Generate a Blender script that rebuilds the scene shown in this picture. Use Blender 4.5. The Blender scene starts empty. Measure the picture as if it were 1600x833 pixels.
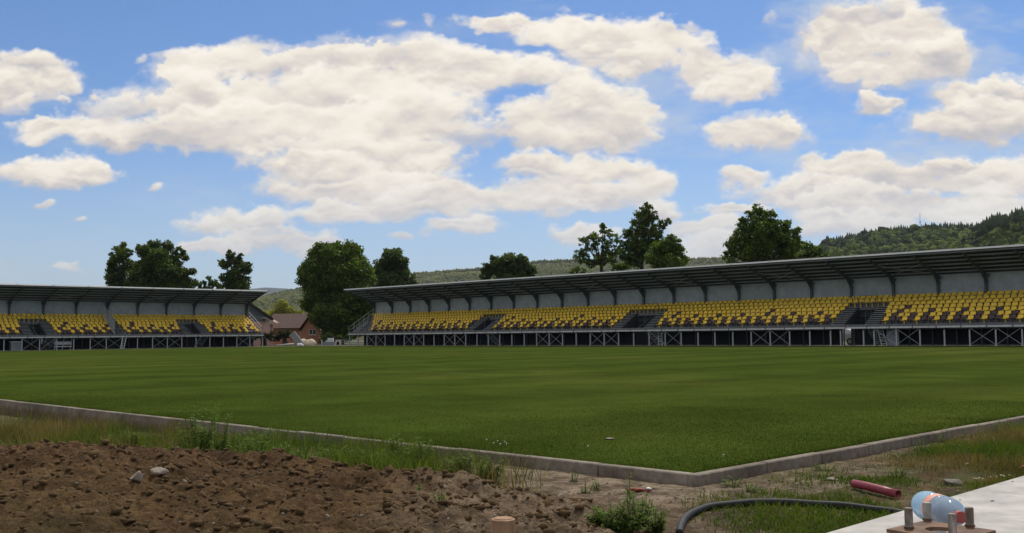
import bpy, math, random
import numpy as np
from mathutils import Vector, Matrix
random.seed(7); RNG = np.random.default_rng(7)
SC = bpy.context.scene
COL = SC.collection

# ------------------------------------------------------------------ camera
H = 1.2                                   # eye height above the pitch
F = 1601.0; CX, CY = 800.0, 416.5         # focal length and centre in photo pixels
M = np.array([[0.99994415, 0.01059132, 0.0],
              [0.00070399, -0.06646537, -0.99778848],
              [-0.01056788, 0.99773252, -0.06646910]])   # rows: world axes in camera axes
M[0] /= np.linalg.norm(M[0]); M[2] /= np.linalg.norm(M[2]); M[1] = np.cross(M[2], M[0])
cam_d = bpy.data.cameras.new('camera'); cam = bpy.data.objects.new('camera', cam_d); COL.objects.link(cam)
cam_d.sensor_width = 36; cam_d.lens = 36 * F / 1600; cam_d.clip_start = 0.1; cam_d.clip_end = 40000
mw = Matrix([list(M[0]) + [0], list(M[1]) + [0], list(M[2]) + [H], [0, 0, 0, 1]])
cam.matrix_world = mw
SC.camera = cam

# ------------------------------------------------------------------ sun, exposure
SUN_AZ, SUN_EL = math.radians(22), math.radians(54)
sd = Vector((math.sin(SUN_AZ) * math.cos(SUN_EL), math.cos(SUN_AZ) * math.cos(SUN_EL), math.sin(SUN_EL)))
sl = bpy.data.lights.new('sun', 'SUN'); sl.energy = 2.6; sl.angle = math.radians(0.5); sl.color = (1, .95, .87)
so = bpy.data.objects.new('sun', sl); so.rotation_euler = sd.to_track_quat('Z', 'Y').to_euler(); so.location = (0, 0, 60)
COL.objects.link(so)
SC.view_settings.view_transform = 'Standard'; SC.view_settings.look = 'None'
SC.view_settings.exposure = 0.0; SC.view_settings.gamma = 1.0; SC.view_settings.use_curve_mapping = False

# ------------------------------------------------------------------ geometry helpers in photo units
def ray(px, py):
    v = M @ np.array([px - CX, -(py - CY), -F]); return v / np.linalg.norm(v)
def W(px, py, z=0.0):                     # the point at height z seen at px, py
    d = ray(px, py); t = (z - H) / d[2]; return np.array([d[0] * t, d[1] * t, z])
def WD(px, py, D):                        # the point at distance D seen at px, py
    d = ray(px, py); t = D / d[1]; return np.array([d[0] * t, D, H + d[2] * t])
CORNER = W(1085, 741, 0)[:2]
DL = np.array([-.704151, .710050]); DR = np.array([.710050, .704151])     # directions of the two kerbs
def ST(s, t): return CORNER + s * DL + t * DR
def to_st(x, y):
    return (x - CORNER[0]) * DL[0] + (y - CORNER[1]) * DL[1], (x - CORNER[0]) * DR[0] + (y - CORNER[1]) * DR[1]

# ------------------------------------------------------------------ node helper
class NT:
    def __init__(s, tree): s.t = tree
    def n(s, kind, **kw):
        nd = s.t.nodes.new(kind)
        for k, v in kw.items(): setattr(nd, k, v)
        return nd
    def put(s, sock, v):
        if isinstance(v, bpy.types.NodeSocket): s.t.links.new(v, sock)
        else: sock.default_value = v
    def m(s, op, a, b=None, c=None, clamp=False):
        nd = s.n('ShaderNodeMath', operation=op, use_clamp=clamp)
        for i, v in enumerate((a, b, c)):
            if v is not None: s.put(nd.inputs[i], v)
        return nd.outputs[0]
    def v(s, op, a, b=None, c=None, out=0):
        nd = s.n('ShaderNodeVectorMath', operation=op)
        for i, x in enumerate((a, b, c)):
            if x is not None: s.put(nd.inputs[i], x)
        return nd.outputs[out]
    def mr(s, v, a, b, c=0.0, d=1.0, kind='SMOOTHSTEP'):
        nd = s.n('ShaderNodeMapRange', interpolation_type=kind)
        for i, x in enumerate((v, a, b, c, d)): s.put(nd.inputs[i], x)
        return nd.outputs[0]
    def noise(s, vec, scale, detail=4, rough=.55, dim='3D', dist=0.0):
        nd = s.n('ShaderNodeTexNoise', noise_dimensions=dim)
        if vec is not None: s.put(nd.inputs['Vector'], vec)
        nd.inputs['Scale'].default_value = scale; nd.inputs['Detail'].default_value = detail
        nd.inputs['Roughness'].default_value = rough; nd.inputs['Distortion'].default_value = dist
        return nd.outputs[0]
    def mix(s, f, a, b):
        nd = s.n('ShaderNodeMix', data_type='RGBA')
        s.put(nd.inputs[0], f)
        s.put(nd.inputs[6], a if isinstance(a, bpy.types.NodeSocket) else (*a, 1)[:4])
        s.put(nd.inputs[7], b if isinstance(b, bpy.types.NodeSocket) else (*b, 1)[:4])
        return nd.outputs[2]
    def ramp(s, f, stops):
        nd = s.n('ShaderNodeValToRGB'); s.put(nd.inputs[0], f)
        e = nd.color_ramp.elements
        while len(e) < len(stops): e.new(0.5)
        for i, (p, c) in enumerate(stops): e[i].position = p; e[i].color = (*c, 1)
        return nd.outputs[0]

# ------------------------------------------------------------------ sky with clouds
# value noise in numpy
_T = np.random.default_rng(3).random((256, 256))
def vnoise(x, y):
    xi = np.floor(x).astype(int); yi = np.floor(y).astype(int); fx = x - xi; fy = y - yi
    fx = fx * fx * (3 - 2 * fx); fy = fy * fy * (3 - 2 * fy)
    a = _T[xi & 255, yi & 255]; b = _T[(xi + 1) & 255, yi & 255]; c = _T[xi & 255, (yi + 1) & 255]; d = _T[(xi + 1) & 255, (yi + 1) & 255]
    return (a + (b - a) * fx) * (1 - fy) + (c + (d - c) * fx) * fy
def fbm(x, y, f=1.0, o=5, r=.5):
    s = 0; a = 1; t = 0
    for i in range(o):
        s = s + a * (vnoise(x * f + 17.3 * i, y * f - 9.1 * i) - .5); t += a; f *= 2.03; a *= r
    return s / t
def sst(x, a, b):
    t = np.clip((x - a) / (b - a), 0, 1); return t * t * (3 - 2 * t)

SKY_STRENGTH, CLOUD_GAIN, SKY_TINT = .1, 9.6, (.66, .83, 1.05)
CLOUDS = """35,128,100,46 95,138,44,32 10,150,60,40 130,212,115,24 225,225,95,20 60,205,50,14 290,112,60,46 400,98,108,44
330,165,175,56 520,112,130,52 650,118,118,52 760,115,84,40 832,112,54,30 560,180,200,72 420,205,190,50 640,210,120,60
560,250,165,42 520,288,110,36 620,300,150,36 470,262,85,26 540,334,90,22 690,318,130,30 820,318,112,28 900,303,110,34 990,285,66,26
895,188,130,54 905,140,58,38 970,200,72,44 850,195,80,50 930,165,90,46 870,260,98,26 945,262,70,24 770,36,70,13 880,50,115,28
970,68,120,44 1045,72,78,44 1005,102,84,30 1125,116,80,44 1175,138,54,30 1095,95,50,36 1350,50,110,52 1440,62,66,52 1400,100,128,46 1480,95,54,46
1300,60,56,34 1385,158,50,19 1185,217,96,32 1230,203,46,22 1530,160,76,32 1600,152,64,34 1500,197,108,26 1590,190,66,36
1155,286,36,16 1330,266,108,26 1450,282,140,36 1560,290,120,42 1250,302,100,20 1400,322,180,30 1520,335,160,26 80,276,112,25
150,279,50,20 58,330,20,8 122,345,12,6 260,300,15,10 218,90,14,15 380,350,88,26 420,377,108,20 330,381,70,12 490,386,56,16
720,358,64,15 640,370,22,10 100,432,34,9 735,413,20,6 900,370,54,14 1030,330,36,22 600,45,26,14 655,40,15,13 1195,30,13,18 1100,362,80,22 1110,396,110,22 1330,350,110,22
1150,330,60,14 1480,250,50,14 160,155,14,8 95,170,18,7"""
BL = np.array([[float(q) for q in w_.split(',')] for w_ in CLOUDS.split()])
def blur(a, r):
    for _ in range(2):
        for ax in (0, 1):
            c = np.cumsum(np.pad(a, [(r + 1, r) if i == ax else (0, 0) for i in (0, 1)], 'edge'), axis=ax)
            n = a.shape[ax]; a = (np.take(c, np.arange(2 * r + 1, 2 * r + 1 + n), ax) - np.take(c, np.arange(0, n), ax)) / (2 * r + 1)
    return a
def billow(x, y, f, o):
    s = 0; a = 1; t = 0
    for i in range(o):
        s = s + a * (1 - np.abs(2 * vnoise(x * f + 31 * i, y * f + 7 * i) - 1)); t += a; f *= 2.1; a *= .55
    return s / t
def shade_clouds(D, k):
    """colour and cover of a cloud layer from its thickness field; k = pixels per unit of u"""
    al = sst(D, .0, .16)
    h = np.sqrt(np.clip(D, 0, 1.2))
    out = 0
    for r_, wgt, g_ in ((3, .34, 1.0), (9, .55, 1.0), (26, .60, 1.0)):
        hb = blur(h, r_); up = np.roll(hb, -int(r_ * 1.3 + 1), axis=0); dn = np.roll(hb, int(r_ * 1.3 + 1), axis=0); rt = np.roll(hb, -int(r_ + 1), axis=1); lf = np.roll(hb, int(r_ + 1), axis=1)
        out = out + wgt * ((dn - up) * 1.5 + .55 * (lf - rt))
    lit = .66 + 1.15 * out - .30 * sst(blur(D, 14), .25, 1.0)
    lit = np.clip(lit, 0, 1)
    xs_ = [0, .3, .62, .85, 1]
    rgb = np.stack([np.interp(lit, xs_, v) for v in ((.52, .64, .79, .88, .97), (.49, .59, .715, .82, .93), (.50, .565, .65, .74, .87))], -1)
    return rgb, al
KU, U0, U1, V0, V1 = 1400, -.78, .78, -.02, .52
def front_sky():
    w_, h_ = int((U1 - U0) * KU), int((V1 - V0) * KU)
    u, v = np.meshgrid(U0 + (np.arange(w_) + .5) / KU, V0 + (np.arange(h_) + .5) / KU)      # row 0 = bottom
    wy = v * 1.5
    wx_ = .018 * fbm(u, wy, 9, 3) * 2 + .014 * fbm(u + 3, wy, 34, 4, .6) * 2; wy_ = .013 * fbm(u + 7, wy + 2, 9, 3) * 2 + .010 * fbm(u, wy + 5, 34, 4, .6) * 2
    uu, vv_ = u + wx_, v + wy_
    fine = fbm(u, wy, 20, 6, .6) * 2; bi = billow(u + .3, wy, 15, 5) - .55; soft = fbm(u + 1, wy + 1, 3.5, 3) * 2
    edge = fine * (.42 + .30 * np.clip(soft, -.5, .6)) + bi * .46
    hgt = bi * 1.0 + fine * .5; rel = (hgt - np.roll(hgt, -5, 0)) * 1.1 + (blur(hgt, 6) - np.roll(blur(hgt, 6), -11, 0)) * 1.5
    rg = np.random.default_rng(21); L = []
    for bx, by, ra, rb in BL:
        L.append((bx, by, ra, rb, 1.0, rg.uniform(-.05, .03)))
        if ra > 30:
            for _ in range(int(4 + ra * rb / 700)):
                t_ = rg.uniform(0, 2 * math.pi); k_ = rg.uniform(.25, .80); q_ = rg.uniform(.28, .5)
                L.append((bx + ra * k_ * math.cos(t_), by - rb * k_ * math.sin(t_), ra * q_, rb * q_ * 1.15, .62, rg.uniform(-.03, .10)))
    hf = fbm(u, wy, 90, 4, .6); mott = .72 * fbm(u + 2, wy * 1.7, 6, 3)
    C = np.zeros(u.shape + (3,)); A = np.zeros(u.shape)
    xs_ = [-.2, .15, .45, .75, 1.05]
    for bx, by, ra, rb, op, tone in L:
        d = ray(bx, by); u0, v0 = d[0] / d[1], d[2] / d[1]; a, b_ = ra * 1.08 / F, rb * 1.07 / F
        i0, i1 = max(0, int((u0 - 1.7 * a - .04 - U0) * KU)), min(w_, int((u0 + 1.7 * a + .04 - U0) * KU)); j0, j1 = max(0, int((v0 - 1.7 * b_ - .03 - V0) * KU)), min(h_, int((v0 + 1.7 * b_ + .03 - V0) * KU))
        if i1 <= i0 or j1 <= j0: continue
        S = (slice(j0, j1), slice(i0, i1))
        dx = (uu[S] - u0) / a; dy = (vv_[S] - v0) / b_
        q = np.sqrt(dx ** 2 + (dy * np.where(dy < 0, 1.12, 1)) ** 2)
        sm = 1.0 if ra > 45 else .55 + .45 * max(ra - 8, 0) / 37
        D = (1.02 if ra > 45 else .95) - q + edge[S] * (.95 if op == 1 else 1.0) * sm + hf[S] * .40
        al = sst(D, -.03, np.interp(dy, [-1, .2, 1], [.75, .56, .38]) + (.45 * (1 - sm) if op == 1 else 0)) * op * (1 if ra > 45 or op < 1 else .62 + .38 * sm)
        lit = .50 + tone + .44 * np.clip(dy, -1, 1) + .05 * dx + rel[S] * .60 - .30 * sst(D, .3, 1) * sst(-dy, -.3, .5) + .34 * sst(dy, -.2, .8) * (1 - sst(D, .1, .5)) + mott[S]
        rgb = np.stack([np.interp(lit, xs_, v_) for v_ in ((.52, .66, .85, .98, 1.07), (.505, .615, .765, .905, .995), (.53, .60, .675, .77, .88))], -1)
        C[S] = rgb * al[..., None] + C[S] * (1 - al[..., None]); A[S] = al + A[S] * (1 - al)
    rgb = C / np.maximum(A, 1e-4)[..., None]; al = A
    fray = .5 + .5 * sst(fbm(u + 5, wy * 1.3, 7, 4), -.2, .06)
    al = al * np.maximum(fray, sst(al, .70, .97))
    lw_ = sst(v, .04, .17)[..., None]; rgb = rgb * lw_ + (rgb * .55 + np.array([.375, .335, .31])) * (1 - lw_)
    al *= (.62 + .36 * lw_[..., 0])
    # thin veil
    vl = sst(fbm(u * 1.0 + .3, v * 3.2, 4.5, 6, .6), -.02, .22) * .62 * (.30 + .70 * sst(u, -.1, .25)) + .42 * (1 - sst(v, .02, .24))
    veil = np.array([.62, .68, .76]); ta = al + (1 - al) * vl
    rgb = (rgb * al[..., None] + veil * ((1 - al) * vl)[..., None]) / np.maximum(ta, 1e-4)[..., None]
    return rgb, ta
def rest_sky():
    w_, h_ = 1024, 512
    lon, lat = np.meshgrid((np.arange(w_) + .5) / w_ * 2 * math.pi - math.pi, (np.arange(h_) + .5) / h_ * math.pi - math.pi / 2)
    dx, dy, dz = np.cos(lat) * np.sin(lon), np.cos(lat) * np.cos(lon), np.sin(lat); zz = np.maximum(dz, 0) + .10
    D = fbm(dx / zz + 20, dy / zz + 20, 1.1, 6, .55) * 4.2 + .12
    rgb, al = shade_clouds(D, 160); al *= sst(dz, -.02, .03) * (.55 + .42 * sst(dz, .04, .17)); return rgb, al
world = bpy.data.worlds.new('World'); SC.world = world; world.use_nodes = True
wt = world.node_tree; wt.nodes.clear(); w = NT(wt)
def sky_map(name, rgb, al):
    hh, ww = al.shape; im = bpy.data.images.new(name, ww, hh, alpha=True, float_buffer=True); im.colorspace_settings.name = 'Non-Color'; im.alpha_mode = 'CHANNEL_PACKED'
    im.pixels.foreach_set(np.concatenate([rgb, al[..., None]], -1).astype(np.float32).ravel()); im.update(); im.pack(); return im
IMF = sky_map('cloud_field_front', *front_sky()); IMR = sky_map('cloud_field_rest', *rest_sky())
dirv = w.n('ShaderNodeTexCoord').outputs['Generated']
sep = w.n('ShaderNodeSeparateXYZ'); w.put(sep.inputs[0], dirv); X_, Y_, Z_ = sep.outputs
ysafe = w.m('MAXIMUM', Y_, .02); uu_ = w.m('DIVIDE', X_, ysafe); vv_ = w.m('DIVIDE', Z_, ysafe)
cf = w.n('ShaderNodeCombineXYZ'); w.put(cf.inputs[0], w.mr(uu_, U0, U1, 0, 1, 'LINEAR')); w.put(cf.inputs[1], w.mr(vv_, V0, V1, 0, 1, 'LINEAR'))
tf = w.n('ShaderNodeTexImage', image=IMF, extension='EXTEND', interpolation='Cubic'); w.put(tf.inputs[0], cf.outputs[0])
lon = w.m('ARCTAN2', X_, Y_); lat = w.m('ARCSINE', Z_)
cr_ = w.n('ShaderNodeCombineXYZ'); w.put(cr_.inputs[0], w.m('MULTIPLY_ADD', lon, 1 / (2 * math.pi), .5)); w.put(cr_.inputs[1], w.m('MULTIPLY_ADD', lat, 1 / math.pi, .5))
tr_ = w.n('ShaderNodeTexImage', image=IMR, extension='REPEAT', interpolation='Linear'); w.put(tr_.inputs[0], cr_.outputs[0])
inside = w.m('MULTIPLY', w.m('MULTIPLY', w.mr(w.m('ABSOLUTE', uu_), .56, .75, 1, 0), w.mr(vv_, .38, .5, 1, 0)), w.m('GREATER_THAN', Y_, .05))
ccol = w.mix(inside, tr_.outputs[0], tf.outputs[0])
am = w.n('ShaderNodeMix', data_type='FLOAT'); w.put(am.inputs[0], inside); w.put(am.inputs[2], tr_.outputs[1]); w.put(am.inputs[3], tf.outputs[1])
ccol = w.v('SCALE', ccol); ccol.node.inputs['Scale'].default_value = CLOUD_GAIN
sky = w.n('ShaderNodeTexSky', sky_type='NISHITA'); sky.sun_disc = False
sky.sun_elevation = SUN_EL; sky.sun_rotation = SUN_AZ; sky.altitude = 400; sky.air_density = 1.0; sky.dust_density = .3; sky.ozone_density = 3.0
skyc = w.v('MULTIPLY', sky.outputs[0], SKY_TINT)
c = w.mix(am.outputs[0], skyc, ccol)
bg = w.n('ShaderNodeBackground'); w.put(bg.inputs[0], c); bg.inputs[1].default_value = SKY_STRENGTH
wo = w.n('ShaderNodeOutputWorld'); wt.links.new(bg.outputs[0], wo.inputs[0])

# ------------------------------------------------------------------ materials
MATS = {}
def mat(name, col, rough=.8, var=.0, scale=3.0, bump=0.0, bscale=30.0, metal=0.0, spec=.5, island=0.0, objrand=0.0,
        trans=0.0, col2=None, coat=0.0, transl=0.0, dist=.02):
    if name in MATS: return MATS[name]
    m = bpy.data.materials.new(name); m.use_nodes = True; t = NT(m.node_tree)
    bs = m.node_tree.nodes['Principled BSDF']; out = m.node_tree.nodes['Material Output']
    geo = t.n('ShaderNodeNewGeometry'); tcd = t.n('ShaderNodeTexCoord')
    pos = geo.outputs['Position']
    c = None
    if col2 is not None:
        c = t.mix(t.mr(t.noise(pos, scale, 6, .6), .38, .62), col, col2)
    else:
        c = t.mix(0.0, col, col)
    fac = None
    if var:
        fac = t.mr(t.noise(pos, scale * 1.7, 6, .65), .3, .7, 1 - var, 1 + var)
    if island:
        r = t.mr(geo.outputs['Random Per Island'], 0, 1, 1 - island, 1 + island, 'LINEAR'); fac = r if fac is None else t.m('MULTIPLY', fac, r)
    if objrand:
        oi = t.n('ShaderNodeObjectInfo')
        r = t.mr(oi.outputs['Random'], 0, 1, 1 - objrand, 1 + objrand, 'LINEAR'); fac = r if fac is None else t.m('MULTIPLY', fac, r)
    if fac is not None:
        sc = t.n('ShaderNodeVectorMath', operation='SCALE'); t.put(sc.inputs[0], c); t.put(sc.inputs['Scale'], fac); c = sc.outputs[0]
    t.put(bs.inputs['Base Color'], c)
    bs.inputs['Roughness'].default_value = rough; bs.inputs['Metallic'].default_value = metal
    bs.inputs['Specular IOR Level'].default_value = spec; bs.inputs['Transmission Weight'].default_value = trans
    bs.inputs['Coat Weight'].default_value = coat
    if bump:
        b = t.n('ShaderNodeBump'); b.inputs['Strength'].default_value = bump; b.inputs['Distance'].default_value = dist
        t.put(b.inputs['Height'], t.noise(pos, bscale, 6, .65)); t.put(bs.inputs['Normal'], b.outputs[0])
    if transl:
        tr = t.n('ShaderNodeBsdfTranslucent')
        sc = t.n('ShaderNodeVectorMath', operation='MULTIPLY'); t.put(sc.inputs[0], c); sc.inputs[1].default_value = (1.3, 1.5, .5)
        t.put(tr.inputs[0], sc.outputs[0])
        mx = t.n('ShaderNodeMixShader'); mx.inputs[0].default_value = transl
        m.node_tree.links.new(bs.outputs[0], mx.inputs[1]); m.node_tree.links.new(tr.outputs[0], mx.inputs[2])
        m.node_tree.links.new(mx.outputs[0], out.inputs[0])
    MATS[name] = m; return m

GALV = mat('galvanised_steel', (.45, .46, .47), .6, var=.15, scale=4, metal=.1)
DARKSTEEL = mat('dark_grey_painted_steel', (.085, .096, .105), .6, var=.1)
ROOFM = mat('roof_sheet_metal', (.028, .036, .050), .6, var=.12, scale=.8)
FASCIA = mat('pale_roof_edge', (.66, .65, .62), .5)
WALLM = mat('grey_wall_cladding', (.41, .435, .45), .6, var=.14, scale=.9, objrand=.08)
DECKM = mat('grey_deck_boards', (.16, .16, .165), .8, var=.2, scale=2)
PLY_SHADE = mat('dark_phenolic_and_shade', (.018, .020, .023), .8, var=.15, spec=.2)  # dark board colour, also used as painted shade under the stands
YEL = mat('yellow_seat_plastic', (.96, .63, .035), .38, objrand=.08, island=.05)
YELM = mat('yellow_seat_plastic_mass', (.96, .63, .035), .38, island=.10)
MAR = mat('maroon_seat_plastic', (.055, .022, .028), .42, objrand=.15)
CONC = mat('kerb_concrete', (.235, .198, .158), .9, var=.22, scale=2.2, bump=.35, bscale=70, dist=.006, objrand=.06)

def kerb_mat():
    m = bpy.data.materials.new('weathered_kerb'); m.use_nodes = True; t = NT(m.node_tree); bs = m.node_tree.nodes['Principled BSDF']
    pos = t.n('ShaderNodeNewGeometry').outputs['Position']; sp = t.n('ShaderNodeSeparateXYZ'); t.put(sp.inputs[0], pos)
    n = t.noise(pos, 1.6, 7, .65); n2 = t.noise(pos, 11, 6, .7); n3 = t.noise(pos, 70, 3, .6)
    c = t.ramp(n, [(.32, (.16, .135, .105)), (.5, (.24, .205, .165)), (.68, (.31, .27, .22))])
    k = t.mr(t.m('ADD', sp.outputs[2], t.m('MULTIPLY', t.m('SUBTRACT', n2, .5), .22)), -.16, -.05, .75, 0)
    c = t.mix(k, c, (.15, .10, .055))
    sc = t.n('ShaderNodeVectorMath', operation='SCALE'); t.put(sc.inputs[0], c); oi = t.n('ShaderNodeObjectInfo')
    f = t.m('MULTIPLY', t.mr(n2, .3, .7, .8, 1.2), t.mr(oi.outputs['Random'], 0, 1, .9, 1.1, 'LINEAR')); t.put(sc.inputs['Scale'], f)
    t.put(bs.inputs['Base Color'], sc.outputs[0]); bs.inputs['Roughness'].default_value = .95; bs.inputs['Specular IOR Level'].default_value = .15
    b = t.n('ShaderNodeBump'); b.inputs['Strength'].default_value = .7; b.inputs['Distance'].default_value = .008
    t.put(b.inputs['Height'], t.m('MULTIPLY_ADD', n3, .5, n2)); t.put(bs.inputs['Normal'], b.outputs[0]); return m
def pitch_mat():
    m = bpy.data.materials.new('mown_turf'); m.use_nodes = True; t = NT(m.node_tree); bs = m.node_tree.nodes['Principled BSDF']
    pos = t.n('ShaderNodeNewGeometry').outputs['Position']
    rot = t.n('ShaderNodeVectorRotate', rotation_type='Z_AXIS'); t.put(rot.inputs['Vector'], pos); rot.inputs['Angle'].default_value = -math.atan2(DR[1], DR[0])
    sp = t.n('ShaderNodeSeparateXYZ'); t.put(sp.inputs[0], rot.outputs[0])
    big = t.noise(pos, .055, 3, .5); mid = t.noise(pos, .5, 5, .6); fine = t.noise(pos, 9, 6, .7); fin2 = t.noise(pos, 60, 3, .7)
    c = t.ramp(big, [(.3, (.038, .061, .010)), (.5, (.052, .074, .013)), (.7, (.070, .087, .018))])
    strp = t.mr(t.m('SINE', t.m('MULTIPLY_ADD', sp.outputs[1], 1.15, t.m('MULTIPLY', mid, 1.6))), -.6, .6, .90, 1.09)
    f = t.m('MULTIPLY', strp, t.mr(mid, .3, .7, .84, 1.16)); f = t.m('MULTIPLY', f, t.mr(fine, .3, .7, .85, 1.15)); f = t.m('MULTIPLY', f, t.mr(fin2, .3, .7, .82, 1.18))
    dry = t.mr(t.noise(pos, .23, 4, .6), .55, .75, 0, .5)
    c = t.mix(dry, c, (.090, .098, .022))
    ln = t.v('LENGTH', pos, out=1)
    sc = t.n('ShaderNodeVectorMath', operation='SCALE'); t.put(sc.inputs[0], c); t.put(sc.inputs['Scale'], f)
    t.put(bs.inputs['Base Color'], sc.outputs[0]); bs.inputs['Roughness'].default_value = 1; bs.inputs['Specular IOR Level'].default_value = 0
    b = t.n('ShaderNodeBump'); b.inputs['Strength'].default_value = .5; b.inputs['Distance'].default_value = .03
    t.put(b.inputs['Height'], t.noise(pos, 28, 5, .7)); t.put(bs.inputs['Normal'], b.outputs[0])
    return m
def soil_mat():
    m = bpy.data.materials.new('bare_soil'); m.use_nodes = True; t = NT(m.node_tree); bs = m.node_tree.nodes['Principled BSDF']
    pos = t.n('ShaderNodeNewGeometry').outputs['Position']
    sp = t.n('ShaderNodeSeparateXYZ'); t.put(sp.inputs[0], pos)
    a = t.noise(pos, .9, 6, .65); b_ = t.noise(pos, 5, 7, .7); c_ = t.noise(pos, 35, 5, .7)
    c = t.ramp(a, [(.30, (.050, .029, .014)), (.46, (.095, .055, .025)), (.58, (.120, .070, .030)), (.72, (.165, .110, .055))])
    at = t.n('ShaderNodeAttribute', attribute_name='dry'); gr = t.n('ShaderNodeAttribute', attribute_name='green')
    pale = t.m('MULTIPLY', at.outputs['Fac'], t.mr(b_, .35, .6, .35, 1))
    c = t.mix(pale, c, (.25, .195, .135))
    c = t.mix(t.m('MULTIPLY', gr.outputs['Fac'], t.mr(t.noise(pos, 2.2, 6, .7), .38, .56)), c, (.070, .080, .024))
    f = t.m('MULTIPLY', t.mr(b_, .3, .7, .62, 1.4), t.mr(c_, .3, .7, .7, 1.35))
    sc = t.n('ShaderNodeVectorMath', operation='SCALE'); t.put(sc.inputs[0], c); t.put(sc.inputs['Scale'], f)
    t.put(bs.inputs['Base Color'], sc.outputs[0]); bs.inputs['Roughness'].default_value = .95; bs.inputs['Specular IOR Level'].default_value = .15
    b = t.n('ShaderNodeBump'); b.inputs['Strength'].default_value = .9; b.inputs['Distance'].default_value = .035
    h = t.m('MULTIPLY_ADD', t.noise(pos, 14, 8, .72), 1.6, t.m('MULTIPLY', c_, .5)); t.put(b.inputs['Height'], h); t.put(bs.inputs['Normal'], b.outputs[0])
    return m
def leaf_mat(name, c1, c2, tr=.40, sc=.35):
    return mat(name, c1, .55, col2=c2, scale=sc, island=.45, transl=tr, spec=.25)
CONC = kerb_mat(); TURF = pitch_mat(); SOIL = soil_mat()
YARDM = mat('rough_grass_yard', (.060, .075, .025), .95, col2=(.10, .085, .05), scale=.35, var=.25, bump=.6, bscale=6, dist=.1)

# ------------------------------------------------------------------ mesh helpers
def np_mesh(name, V, Fs, m, smooth=False, parent=None, mats=None, midx=None):
    V = np.asarray(V, dtype=np.float32); Fs = np.asarray(Fs, dtype=np.int32)
    me = bpy.data.meshes.new(name); k = Fs.shape[1]
    me.vertices.add(len(V)); me.vertices.foreach_set('co', V.ravel())
    me.loops.add(Fs.size); me.loops.foreach_set('vertex_index', Fs.ravel())
    me.polygons.add(len(Fs)); me.polygons.foreach_set('loop_start', np.arange(0, Fs.size, k, dtype=np.int32))
    me.polygons.foreach_set('loop_total', np.full(len(Fs), k, dtype=np.int32))
    if smooth: me.polygons.foreach_set('use_smooth', np.ones(len(Fs), dtype=bool))
    for mm in (mats or [m]): me.materials.append(mm)
    if midx is not None: me.polygons.foreach_set('material_index', np.asarray(midx, dtype=np.int32))
    me.update(); me.validate()
    o = bpy.data.objects.new(name, me); COL.objects.link(o); o.parent = parent
    return o
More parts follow.
